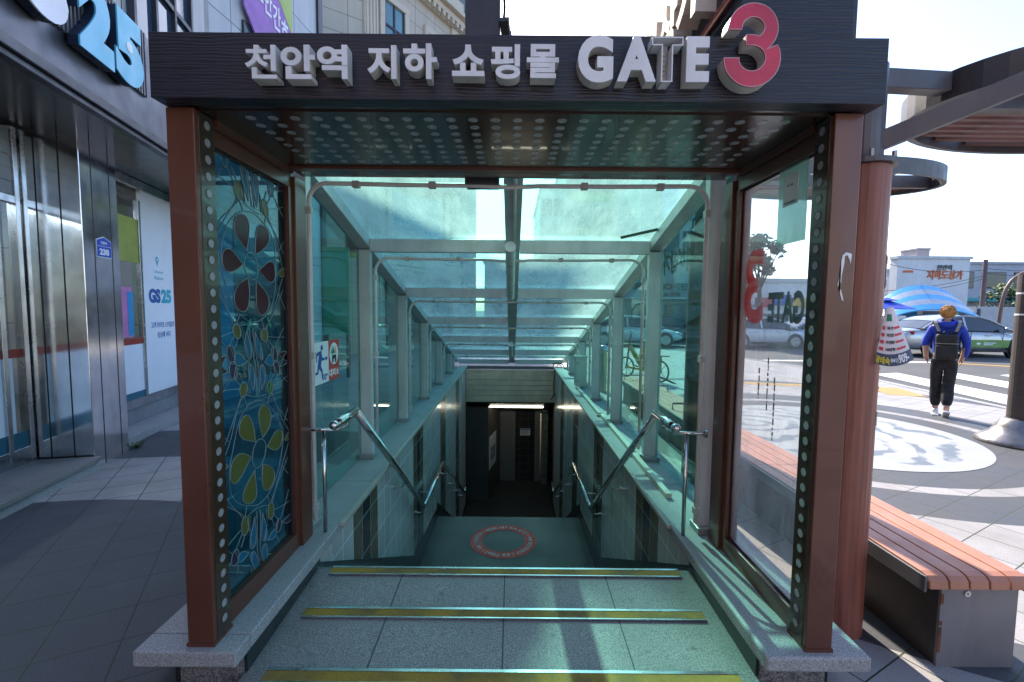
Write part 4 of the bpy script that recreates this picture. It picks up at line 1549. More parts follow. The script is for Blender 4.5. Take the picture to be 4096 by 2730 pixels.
# upper wall of the shop building
m_ = MB()
upw = PM('pale_cladding', (.52, .50, .49), .6, var=.06, sc=1.2, grime=.25)
fb(m_, -8, 3.15, -6, -.02, 4.31, 9.0)
up_ = m_.build('upper_wall', upw, shop)
m_ = MB()
fb(m_, .9, 2.35, -.02, .02, 4.6, 8.6)
for k in (.9, 1.62, 2.31):
    pass
m_.build('upper_windows', PM('dark_blue_window', (.03, .055, .09), .06, spec=.8), shop)
m_ = MB()
for k in (.88, 1.36, 1.84, 2.33): fb(m_, k, k + .05, .021, .07, 4.6, 8.6)
for z in (4.58, 5.5, 6.5, 7.5): fb(m_, .88, 2.38, .022, .065, z, z + .06)
m_.build('upper_window_frame', dark_frame, shop)
m_ = MB()
for k in (-1.2, -.2, .8): fb(m_, k, k + .012, -.02, -.017, 4.32, 9)
m_.build('cladding_joints', seam_m, shop)
fb(MB(), -8, 3.2, -6, .05, 9.0, 9.2).build('parapet', upw, shop)
# weed
wd_ = MB()
random.seed(3)
for k in range(16):
    a = random.uniform(0, 6.28)
    c = F(.62, .02, .0)
    L = random.uniform(.05, .12)
    d = Vector((math.cos(a), math.sin(a), random.uniform(.3, 1.0))).normalized()
    sd_ = d.cross(Vector((0, 0, 1))).normalized() * L * .22
    wd_.add([c, c + d * L * .5 + sd_, c + d * L, c + d * L * .5 - sd_], [(0, 1, 2, 3)])
leafm = PM('weed_leaf', (.05, .10, .025), .6, var=.3, sc=20)
tag(wd_.build('weed', leafm), 'small green weed growing at the foot of the steel pilaster', 'weed')

# ---- white clad building beyond the shop
A = Vector((-4.95, 7.55, 0))
D1 = Vector((.109, .994, 0)).normalized()
N1 = Vector((D1.y, -D1.x, 0))
wb = E('white_clad_building', tuple(A), 'tall building with pale panel cladding and a purple and green banner beyond the shop', 'building')
LB = 3.45


def jointed(name, c, jw, jh, dirv, rough=.6):
    t = NT(name)
    o = t.sep()
    u = t.math('ADD', t.math('MULTIPLY', o[0], dirv.x), t.math('MULTIPLY', o[1], dirv.y))
    br = t.n('TexBrick')
    br.offset = 0
    t.put(br.inputs['Vector'], t.comb(u, o[2], 0.0))
    for a_, b_ in (('Scale', 1), ('Brick Width', jw), ('Row Height', jh), ('Mortar Size', .012)):
        br.inputs[a_].default_value = b_
    t.put(br.inputs['Color1'], c)
    t.put(br.inputs['Color2'], tuple(x * .93 for x in c))
    t.put(br.inputs['Mortar'], tuple(x * .4 for x in c))
    g = t.noise(1, sc3=(3, 3, .3), detail=6)
    col = t.mix(t.mr(g, .5, .8, 0, .4), br.outputs[0], tuple(x * .5 for x in c))
    return t.end(t.bsdf(col, rough, 0, t.bump(t.math('SUBTRACT', 1.0, br.outputs[1]), .3, .01)))


MB().obox(A, D1, N1, EZ, 0, LB, -8, 0, 0, 11).build('clad_wall', jointed('white_cladding', (.52, .53, .56), .95, 1.3, D1), wb)
MB().obox(A, D1, N1, EZ, LB - .02, LB + .16, -8, .06, 0, 11.2).build('dark_downpipe_strip', dark_frame, wb)
MB().obox(A, D1, N1, EZ, -.35, -.02, -3, .12, 3.6, 11.2).build('grey_pier', PM('grey_render', (.36, .35, .35), .8, grime=.4), wb)
MB().obox(A, D1, N1, EZ, .5, LB - .7, .002, .02, .3, 3.2).build('ground_floor_windows', PM('dim_window', (.03, .045, .05), .08, spec=.8), wb)
m_ = MB()
for k in (.9, 2.1): m_.obox(A, D1, N1, EZ, k, k + .75, .002, .05, 5.2, 6.7)
m_.build('windows', PM('dark_window', (.035, .045, .055), .1), wb)
bn = E('vertical_banner', tuple(A + D1 * 1.6), 'purple and lime banner with white Korean writing on the white clad building', 'banner')
m_ = MB().prism([(.85, 6.9), (1.15, 6.55), (2.0, 6.35), (2.25, 6.6), (2.3, 9.5), (.85, 9.5)], A, D1, EZ, N1, .08, .11)
m_.build('purple_cloth', PM('banner_purple', (.35, .16, .48), .6), bn)
m_ = MB().prism([(1.15, 9.5), (1.6, 7.9), (2.28, 7.2), (2.29, 9.5)], A, D1, EZ, N1, .111, .115)
m_.build('lime_field', PM('banner_lime', (.45, .55, .16), .6), bn)
m_ = MB()
for i, ch in enumerate('천안간호'):
    text(m_, ch, A + D1 * (1.12 + i * .26) + EZ * (7.25 - i * .12) + N1 * .116, D1, EZ, N1, w=.24, h=.46, depth=.003, bold=.02)
m_.build('banner_lettering', white_p, bn)
m_ = MB().obox(A, D1, N1, EZ, .92, 1.02, .111, .114, 7.2, 7.45)
m_.build('blue_square', PM('banner_blue', (.15, .35, .7), .6), bn)

# ---- beige classical building
CB = Vector((-5.09, 15.85, 0))
D2 = Vector((.4996, .8663, 0))
N2 = Vector((D2.y, -D2.x, 0))
D3 = Vector((.8178, .5755, 0))
N3 = Vector((D3.y, -D3.x, 0))
bb = E('beige_classical_building', tuple(CB), 'beige stone building with pilasters, deep cornice and a large awning window on the left', 'building')
beige = jointed('beige_stone', (.50, .43, .35), 1.15, .62, D2)
beige_p = PM('beige_trim', (.56, .48, .38), .6, var=.06, sc=2, grime=.25)
L2, HT = 5.46, 13.4
MB().obox(CB, D2, N2, EZ, 0, L2, -9, 0, 0, HT).build('main_wall', beige, bb)
A3 = CB - D3 * 1.9
MB().obox(CB, D3, N3, EZ, -2.6, -.001, -6, -.002, 0, HT).build('chamfer_wall', jointed('beige_stone_2', (.50, .43, .35), .9, .62, D3), bb)
m_ = MB()
for (z0, z1, o_) in ((HT, HT + .18, .12), (HT + .181, HT + .42, .3), (HT + .421, HT + .6, .5), (HT + .601, HT + 1.3, .12)):
    m_.obox(CB, D2, N2, EZ, -.1, L2 + o_, -9, o_, z0, z1)
    m_.obox(CB, D3, N3, EZ, -2.7, -.11, -6, o_ - .002, z0 + .0005, z1 - .0005)
for (z0, z1, o_) in ((3.05, 3.2, .16), (3.21, 3.45, .26), (3.46, 3.55, .34), (7.4, 7.6, .12)):
    m_.obox(CB, D2, N2, EZ, .02, L2 + .1, -.1, o_, z0, z1)
m_.build('cornice', beige_p, bb, bevel=.02)
m_ = MB()
k = 0.05
while k < L2 + .3:
    m_.obox(CB, D2, N2, EZ, k, k + .14, .121, .29, HT + .0, HT + .18)
    k += .3
m_.build('dentils', beige_p, bb)
for (s0, s1) in ((.05, .65), (4.78, 5.3)):
    p = MB()
    p.obox(CB, D2, N2, EZ, s0, s1, .002, .10, .9, HT - .01)
    p.obox(CB, D2, N2, EZ, s0 - .08, s1 + .08, .002, .20, 0, .9)
    for k in range(4):
        q = s0 + .08 + k * (s1 - s0 - .16) / 3
        p.obox(CB, D2, N2, EZ, q - .035, q + .035, .101, .14, 1.0, HT - .4)
    p.build('pilaster', beige_p, bb, bevel=.012)
wgl = PM('reflecting_window', (.10, .22, .26), .05, spec=1.0, var=.3, sc=.8)
for (s0, s1, z0, z1) in ((1.2, 4.3, 4.45, 6.7), (.95, 1.95, 10.2, 12.4), (3.3, 4.3, 10.2, 12.4), (1.2, 2.2, 7.9, 9.4), (3.3, 4.3, 7.9, 9.4)):
    f_ = MB()
    for (a, b, c, d) in ((s0 - .22, s1 + .22, z1, z1 + .24), (s0 - .22, s1 + .22, z0 - .26, z0), (s0 - .22, s0, z0, z1), (s1, s1 + .22, z0, z1)):
        f_.obox(CB, D2, N2, EZ, a, b, .002, .12, c, d)
    f_ = f_.build('window', beige_p, bb, bevel=.015)
    MB().obox(CB, D2, N2, EZ, s0, s1, .002, .03, z0, z1).build('pane', wgl, f_)
    m_ = MB()
    m_.obox(CB, D2, N2, EZ, s0, s0 + .06, .031, .07, z0, z1).obox(CB, D2, N2, EZ, s1 - .06, s1, .031, .07, z0, z1)
    if s1 - s0 < 2:
        m_.obox(CB, D2, N2, EZ, (s0 + s1) / 2 - .03, (s0 + s1) / 2 + .03, .031, .07, z0, z1)
        m_.obox(CB, D2, N2, EZ, s0 + .061, s1 - .061, .031, .069, z1 - .85, z1 - .78)
    m_.build('window_bars', dark_frame, f_)
m_ = MB().prism([(.0, 6.9), (.75, 6.45), (.75, 6.25), (0, 6.45)], CB + D2 * 1.1, N2, EZ, D2, 0, 3.4)
m_.build('awning', PM('dark_teal_canvas', (.02, .06, .075), .8), bb)
MB().obox(CB, D2, N2, EZ, .9, 4.6, .002, .04, .25, 2.9).build('ground_floor_glazing', PM('dim_window_2', (.04, .07, .075), .08, spec=.8), bb)
m_ = MB()
for k in (.9, 1.8, 2.7, 3.6, 4.52): m_.obox(CB, D2, N2, EZ, k, k + .08, .041, .09, .25, 2.9)
m_.build('ground_floor_frame', dark_frame, bb)

# street lantern on the beige building and the green shop panel seen through the left glass
la = E('wall_lantern', (-4.6, 14.0, 3), 'red and yellow hanging sign lantern seen through the left glass beside the beige building', 'lantern')
MB().tube([(-4.75, 13.2, 0), (-4.75, 13.2, 4.4)], .05, 10).build('post', dark_frame, la)
MB().lathe((-4.55, 13.2, 3.2), [(.001, .0), (.16, .02), (.22, .12), (.24, .4), (.1, .8), (.001, .82)], 18).build('shade', PM('lantern_red', (.3, .05, .04), .5), la)
MB().lathe((-4.55, 13.2, 3.06), [(.001, 0), (.15, .02), (.15, .13), (.001, .139)], 18).build('lamp_bowl', PM('lantern_yellow', (.5, .4, .05), .5), la)
gp = E('green_display_board', (-4.1, 10.6, 0), 'tall bright green display board standing by the wall behind the left glass', 'display board')
MB().box(-4.35, -3.75, 10.5, 10.56, 1.0, 3.0).build('green_panel', PM('display_green', (.01, .30, .16), .5), gp)
MB().box(-4.32, -4.26, 10.5, 10.6, 0, 1.0).box(-3.84, -3.78, 10.5, 10.6, 0, 1.0).build('legs', dark_frame, gp)

# ------------------------------------------------------------------ right: pergola columns and round canopies
wood_col = None
t = NT('wood_look_column')
o = t.sep()
g = t.noise(1, sc3=(28, 28, 1.3), detail=5, rough=.6)
col = t.mix(t.mr(g, .3, .7), (.17, .05, .032), (.33, .115, .075))
col = t.mix(t.mr(t.noise(3, detail=5), .5, .8, 0, .4), col, (.12, .05, .04))
wood_col = t.end(t.bsdf(col, .45, 0, t.bump(g, .2, .003)))
slat_m = PM('brown_slat', (.15, .07, .055), .5, var=.15)
rim_m = PM('dark_rim_metal', (.10, .093, .098), .42, .35, .15, 3, .04, 40, grime=.35)


def ring_canopy(cx, cy, z, r, lab, grp, ry=1.0):
    rc = E('oval_canopy', (cx, cy, z), lab, 'canopy', grp)
    prof = [(r - .045, 0), (r, 0), (r, .13), (r - .045, .13), (r - .045, 0)]
    lm = MB().lathe((cx, cy, z), prof, 56)
    lm.v = [(x, cy + (y - cy) * ry, q) for x, y, q in lm.v]
    lm.build('rim', rim_m, rc, smooth=False)
    m_ = MB()
    n = 17
    for k in range(n):
        y = -r + (k + .8) * 2 * r / (n + .6)
        if abs(y) > r - .08 or y < .12 * r: continue
        hw = math.sqrt((r - .05) ** 2 - y * y)
        m_.box(cx - hw, cx + hw, cy + (y - .028) * ry, cy + (y + .028) * ry, z + .035, z + .07)
    m_.build('slats', slat_m, rc)
    m_ = MB()
    for k in (-.45, .45):
        x = k * r
        hw = math.sqrt((r - .05) ** 2 - x * x)
        m_.box(cx + x - .03, cx + x + .03, cy - hw * ry, cy + hw * ry, z + .073, z + .125)
    m_.build('cross_bearers', rim_m, rc)
    hw = math.sqrt((r - .05) ** 2 - (.1 * r) ** 2)
    MB().box(cx - hw, cx + hw, cy + .02 * r * ry, cy + .11 * r * ry, z + .01, z + .12).build('middle_beam', rim_m, rc)
    return rc


def pergola_column(x, y, cx, cy, r, z, lab, lab2):
    pc = E('pergola_column', (x, y, 0), lab, 'column', 'columns carrying the oval canopies')
    MB().tube([(x, y, 0), (x, y, 2.31)], .125, 28).build('lower_shaft', wood_col, pc, smooth=False)
    MB().tube([(x, y, 2.312), (x, y, 2.335)], .148, 24).build('flange', rim_m, pc)
    m_ = MB()
    for k in range(6):
        a = k * math.pi / 3 + .2
        m_.tube([(x + .13 * math.cos(a), y + .13 * math.sin(a), 2.336), (x + .13 * math.cos(a), y + .13 * math.sin(a), 2.37)], .011, 6)
    m_.build('bolts', alu, pc)
    MB().tube([(x, y, 2.336), (x, y, z + .12)], .09, 24).build('upper_shaft', rim_m, pc, smooth=False)
    d = Vector((cx - x, cy - y, 0))
    dist = d.length
    d.normalize()
    p = Vector((x, y, 0)) + d * .04
    near = Vector((x, y, 0)) + d * (dist - r)
    MB().beam(p + EZ * (z + .075), near + EZ * (z + .075), .07, .09).build('top_arm', rim_m, pc, bevel=.004)
    for s_ in (-1, 1):
        side = Vector((-d.y, d.x, 0)) * s_
        tgt = Vector((cx, cy, 0)) + (-d * .72 + side * .69 * .6) * r
        MB().beam(Vector((x, y, 2.41)) + side * .03, tgt + EZ * (z + .05), .055, .085).build('brace', rim_m, pc, bevel=.004)


pergola_column(1.685, 2.27, 3.2, 2.4, 1.1, 2.66, 'wood-look round column with stickers right beside the portal post', '')
ring_canopy(3.2, 2.4, 2.66, 1.1, 'nearest oval slatted canopy with dark curved rim at the upper right', 'oval slatted canopies', ry=.6)
pergola_column(1.74, 4.2, 2.84, 4.2, .98, 2.74, 'farther wood-look round column seen through the right glass by the bench', '')
ring_canopy(2.84, 4.2, 2.74, .98, 'farther oval slatted canopy behind the column, seen partly through the glass', 'oval slatted canopies', ry=.48)

# stickers on the near column
CXc, CYc, CRc = 1.685, 2.27, .1255


def on_col(ang, z, du=0.0):
    a = R(ang)
    return Vector((CXc + CRc * math.cos(a), CYc + CRc * math.sin(a), z))


def curved_patch(mb, a0, a1, z0, z1, r=CRc + .001, th=.0015, n=6):
    for i in range(n):
        b0, b1 = R(a0 + (a1 - a0) * i / n), R(a0 + (a1 - a0) * (i + 1) / n)
        P = lambda b, rr, z: (CXc + rr * math.cos(b), CYc + rr * math.sin(b), z)
        mb.hexa([P(b0, r, z0), P(b1, r, z0), P(b1, r + th, z0), P(b0, r + th, z0), P(b0, r, z1), P(b1, r, z1), P(b1, r + th, z1), P(b0, r + th, z1)])
    return mb


st = E('blue_white_sticker', tuple(on_col(-50, 1.8)), 'white and blue notice sticker on the near wood-look column', 'sticker')
curved_patch(MB(), -46, -14, 1.735, 1.895).build('paper', white_p, st)
curved_patch(MB(), -45, -32, 1.85, 1.885, CRc + .0026).build('print', PM('sticker_blue', (.02, .15, .35), .5), st)
curved_patch(MB(), -45, -28, 1.745, 1.775, CRc + .0026).build('print', bpy.data.materials['sticker_blue'], st)
tp = MB()
curved_patch(tp, -60, -22, 1.475, 1.498, CRc + .003)
tag(tp.build('green_tape_strip', tape), 'green tape strip holding the loose flyer on the near column', 'tape')
tp = MB()
curved_patch(tp, -48, -40, 1.07, 1.14)
tag(tp.build('green_tape_strip', tape), 'short vertical green tape scrap low on the near column', 'tape')
tp = MB()
curved_patch(tp, -45, -30, 1.245, 1.262)
curved_patch(tp, -36, -30, 1.34, 1.355)
tag(tp.build('paper_scraps', white_p), 'torn white paper scraps stuck on the near column', 'paper scrap')
# torn paper on the post
tp = MB()
pts = [(0, 0), (.012, .02), (.014, .05), (.022, .09), (.022, .115), (.034, .12), (.046, .10), (.05, .085), (.054, .118), (.052, .125), (.028, .130), (.012, .118), (.008, .10), (.006, .05), (-.004, .01), (.01, -.02), (.02, -.045), (.028, -.05), (.022, -.03), (.012, -.005)]
tp.prism([(1.268 + u * .85, 1.715 + v * 1.05) for u, v in pts], (0, 0, 0), (1, 0, 0), (0, 0, 1), (0, -1, 0), -(PY0 - .0005), -(PY0 - .002))
tag(tp.build('torn_paper', white_p), 'torn white paper remnant on the front of the right brown post', 'paper scrap')

# loose flyer curling off the column
fl = E('loose_flyer', tuple(on_col(-30, 1.3)), 'curled white advertising flyer flapping off the near column with red and yellow print', 'flyer')
# sheet as a curled strip: param u along, v up
FW, FH = .30, .33


def fly(u, v, off=0.0):
    """u 0..1 outwards, v 0..1 upwards"""
    ang = -1.15 + u * 2.0
    x0 = 1.735
    rad = .075 * (1 - .75 * v)
    cx_, cy_ = x0 + .05 * u * (1 - v) + .02, 2.12
    n_ = Vector((math.sin(ang), -math.cos(ang), .25))
    p = Vector((cx_ + rad * math.sin(ang) + .02, cy_ - rad * math.cos(ang) * .6 + .03, 1.395 + v * .25 - .025 * math.cos((u - .35) * 3.0) * (1 - v)))
    return p + n_ * off


def fly_patch(mb, u0, u1, v0, v1, off, nu=10, nv=6):
    k = len(mb.v)
    vs = [fly(u0 + (u1 - u0) * i / nu, v0 + (v1 - v0) * j / nv, off) for j in range(nv + 1) for i in range(nu + 1)]
    fs = [(j * (nu + 1) + i, j * (nu + 1) + i + 1, (j + 1) * (nu + 1) + i + 1, (j + 1) * (nu + 1) + i) for j in range(nv) for i in range(nu)]
    return mb.add(vs, fs)


def fly_text(mb, s, u0, u1, v0, v1, off):
    vs, fs = glyph(s, .03)
    x0, x1 = min(v[0] for v in vs), max(v[0] for v in vs)
    y0, y1 = min(v[1] for v in vs), max(v[1] for v in vs)
    top = [i for i in range(len(vs))]
    return mb.add([fly(u0 + (a - x0) / (x1 - x0) * (u1 - u0), v0 + (b - y0) / (y1 - y0) * (v1 - v0), off + (c > 0) * .0008) for a, b, c in vs], fs)


fly_patch(MB(), 0, 1, 0, 1, 0, 16, 10).build('paper', PM('flyer_paper', (.72, .66, .68), .6), fl, fixn=False)
fly_patch(MB(), .0, 1, 0.0, .2, .0012, 16, 3).build('dark_footer', PM('flyer_dark', (.06, .07, .12), .6), fl, fixn=False)
fly_text(MB(), '광태숙', .02, .36, .02, .15, .0024).build('footer_lettering', PM('flyer_yellow', (.75, .6, .05), .5), fl, fixn=False)
fly_text(fly_text(MB(), '041)', .38, .55, .04, .13, .0024), '909-', .56, .84, .03, .18, .0024).build('footer_lettering', white_p, fl, fixn=False)
m_ = MB()
for i, tx in enumerate(('10년후', '미국명은', '가족간', '국가')):
    fly_text(m_, tx, .25, .52, .25 + i * .12, .31 + i * .12, .0015)
m_.build('black_lettering', black_p, fl, fixn=False)
m_ = MB()
for i in range(4):
    fly_patch(m_, .05, .18, .25 + i * .12, .31 + i * .12, .0015, 3, 2)
    fly_patch(m_, .55, .85, .26 + i * .12, .30 + i * .12, .0015, 5, 2)
m_.build('red_print', PM('flyer_red', (.6, .04, .06), .5), fl, fixn=False)
fly_patch(MB(), .2, .5, .76, .88, .0015, 5, 3).build('green_logo', PM('flyer_green', (.01, .2, .09), .5), fl, fixn=False)

# bench
plank = PM('red_brown_plank', (.45, .19, .115), .5, var=.14, sc=4, grime=.2)
bd = PM('bench_dark_steel', (.055, .05, .048), .45, .3, .2, 2, .05, 30, grime=.35)
bench = E('long_bench', (2.08, 5, 0), 'long low bench with reddish planks and dark steel sides beside the entrance', 'bench')
BX0, BX1, BY0, BY1 = 1.85, 2.32, 1.93, 7.9
m_ = None
for i in range(5):
    x0 = BX0 + .015 + i * .0905
    for (y0, y1) in ((BY0 + .05, 3.4), (3.404, 5.6), (5.604, BY1)):
        pr = [(y0, .455), (y1, .455), (y1, .425), (y0, .425)]
        p = MB()
        if y0 < 2:
            prof = [(BY0 + .06, .455), (BY0 + .03, .448), (BY0 + .012, .43), (BY0 + .008, .395), (BY0 + .03, .392), (BY0 + .035, .42), (BY0 + .06, .428), (y1, .428), (y1, .455)]
        else:
            prof = pr
        p.prism(prof, (0, 0, 0), (0, 1, 0), (0, 0, 1), (1, 0, 0), x0, x0 + .083)
        p.build('plank', plank, bench, bevel=.004)
MB().box(BX0 + .11, BX1 - .012, BY0 + .065, BY1, .0, .395).build('body', bd, bench, bevel=.003)
MB().box(BX0, BX0 + .012, BY0 + .02, BY1, .375, .448).box(BX1 - .012, BX1, BY0 + .02, BY1, .375, .448).build('edge_strip', PM('edge_strip_steel', (.13, .135, .145), .35, .5, .1), bench, bevel=.003)
MB().box(BX0 + .109, BX1 - .011, BY0 + .052, BY0 + .064, .0, .385).build('end_plate', PM('grey_end_plate', (.20, .19, .20), .5, .2, .12, 3, grime=.3), bench)
m_ = MB()
random.seed(4)
for (z, h) in ((.30, .05), (.07, .12), (.2, .02)):
    m_.box(BX0 + .107, BX0 + .107 + .014, BY0 + .05, BY0 + .0515, z, z + h)
m_.build('rust_patches', PM('rust', (.15, .05, .02), .9, var=.4, sc=30), bench)
m_ = MB()
for y in (5.3, 6.55, 7.6):
    m_.tube([(BX0 + .05, y, .45), (BX0 + .05, y, .53), (BX1 - .05, y, .53), (BX1 - .05, y, .45)], .011, 8)
m_.build('divider_bars', rim_m, bench)

# daisy on the bench end, bottle cap next to kerb
fw = E('paper_flower', (2.1, 1.97, .36), 'tiny white flower with yellow centre stuck to the end of the bench', 'flower')
m_ = MB()
for k in range(8):
    a = k * math.pi / 4
    m_.obox((2.075, BY0 + .048, .352), (math.cos(a), 0, math.sin(a)), (0, -1, 0), (-math.sin(a), 0, math.cos(a)), .003, .014, 0, .002, -.003, .003)
m_.build('petals', white_p, fw)
MB().disc((2.075, BY0 + .046, .352), .004, (0, -1, 0), 8, .003).build('centre', rp_yel, fw)
db = MB().box(1.50, 1.62, 2.15, 3.0, .0, .035)
tag(db.build('rusty_channel', bpy.data.materials['rust']), 'rusty steel channel on the ground between the right kerb and the bench', 'channel')
tag(MB().sphere((1.56, 2.02, .06), .028, 12, 8).build('white_ball', PM('dirty_ball', (.5, .42, .42), .5)), 'small dirty white ball lying beside the right granite kerb', 'ball')

# bollard and e-bike behind the bench
bo = E('steel_bollard', (1.82, 9.0, 0), 'round-topped steel bollard standing beyond the far end of the bench', 'bollard')
brass = PM('brass_band', (.50, .40, .18), .25, .9, .15)
MB().tube([(1.82, 9, 0), (1.82, 9, .78)], .07, 20).build('shaft', brass, bo, smooth=False)
MB().lathe((1.82, 9, .78), [(.075, 0), (.1, .02), (.1, .08), (.075, .12), (.04, .145), (.001, .15)], 20).build('cap', chrome, bo, smooth=True)

eb = E('electric_bicycle', (2.9, 10.3, 0), 'yellow and black shared electric bicycle parked behind the bench', 'bicycle')
ya = PM('bike_yellow', (.60, .42, .02), .4)
wdv = Vector((.62, .78, 0)).normalized()
W0, W1 = Vector((3.0, 10.9, .27)), Vector((3.3, 10.0, .27))
W0, W1 = Vector((2.8, 11.05, .25)), Vector((3.35, 10.2, .25))
dB = (W1 - W0).normalized()
nB = Vector((dB.y, -dB.x, 0))


def wheel(c, r, nrm, name_t, name_r, par, wd_=.04, spokes=8, mt=black_p, mr_=alu):
    c = Vector(c)
    a = Vector((0, 0, 1))
    b = nrm.cross(a).normalized()
    w_ = MB().tube([c + (a * math.cos(k * math.pi / 14) + b * math.sin(k * math.pi / 14)) * (r - wd_ / 2) for k in range(28)], wd_ / 2, 8, closed=True).build(name_t, mt, par, smooth=True)
    m_ = MB().tube([c - nrm * wd_ * .7, c + nrm * wd_ * .7], r * .14, 12)
    for k in range(spokes):
        th = 2 * math.pi * k / spokes
        m_.beam(c, c + (a * math.cos(th) + b * math.sin(th)) * (r - wd_), .006 if spokes < 9 else .03, .02, tuple(nrm))
    m_.build(name_r, mr_, w_)


wheel(W0, .25, nB, 'wheel', 'spokes', eb)
wheel(W1, .25, nB, 'wheel', 'spokes', eb)
mid_ = (W0 + W1) / 2
MB().tube([W0 + EZ * .0, mid_ - EZ * .02, W1], .03, 8).beam(mid_ - EZ * .05, mid_ + EZ * .5 - dB * -.05, .06, .09).beam(W0 + EZ * .5 + dB * .1, mid_ + EZ * .02, .05, .10).tube([W1, W1 + EZ * .36], .03, 8).build('frame', ya, eb)
MB().tube([W0, W0 + EZ * .55 + dB * .08, W0 + EZ * .80 + dB * .12], .022, 8).tube([mid_, mid_ + EZ * .62 + dB * .12], .018, 8).build('fork_and_seatpost', black_p, eb)
hb = W0 + EZ * .84 + dB * .12
MB().tube([hb - nB * .28, hb - nB * .1 + EZ * .04, hb + nB * .1 + EZ * .04, hb + nB * .28], .014, 8).build('handlebar', chrome, eb)
MB().sphere(mid_ + EZ * .66 + dB * .14, .12, 12, 8, (1, 1, .35)).build('saddle', black_p, eb, smooth=True)
MB().beam(W1 + EZ * .33 - dB * .2, W1 + EZ * .36 + dB * .22, .10, .02).build('mudguard', black_p, eb)

# lamp post with flared base
lp = E('street_post', (6.35, 5.6, 0), 'thick dark street post with a flared base at the right edge', 'post')
MB().lathe((6.35, 5.6, 0), [(.001, 0), (.40, 0), (.40, .03), (.36, .07), (.27, .13), (.21, .22), (.17, .30), (.14, .32), (.001, .321)], 32).build('flared_base', PM('post_base_metal', (.24, .22, .21), .3, .7, .2, 5, grime=.3), lp, smooth=True)
MB().tube([(6.35, 5.6, .32), (6.35, 5.6, 2.1)], .125, 24).build('ribbed_sleeve', PM('post_rubber_cover', (.05, .035, .03), .6, var=.2, sc=12, bump=.3, bs=90), lp)
MB().tube([(6.35, 5.6, 2.1), (6.35, 5.6, 5.5)], .075, 20).build('upper_post', PM('post_maroon', (.14, .05, .05), .4, .3), lp)
MB().tube([(6.35, 5.6, 1.6), (6.35, 5.6, 1.62)], .128, 24).tube([(6.35, 5.6, 1.86), (6.35, 5.6, 1.88)], .128, 24).build('cable_ties', white_p, lp)

# ------------------------------------------------------------------ cars
tyre_m = PM('tyre', (.02, .02, .021), .8)
rimw = PM('alloy_rim', (.45, .46, .48), .3, .8, .1)
win_m = PM('car_window', (.015, .02, .03), .04, spec=.9)
def lerp_tab(tab, x):
    for (a, va), (b, vb) in zip(tab, tab[1:]):
        if a <= x <= b: return va + (vb - va) * (x - a) / (b - a)
    return tab[-1][1] if x > tab[-1][0] else tab[0][1]


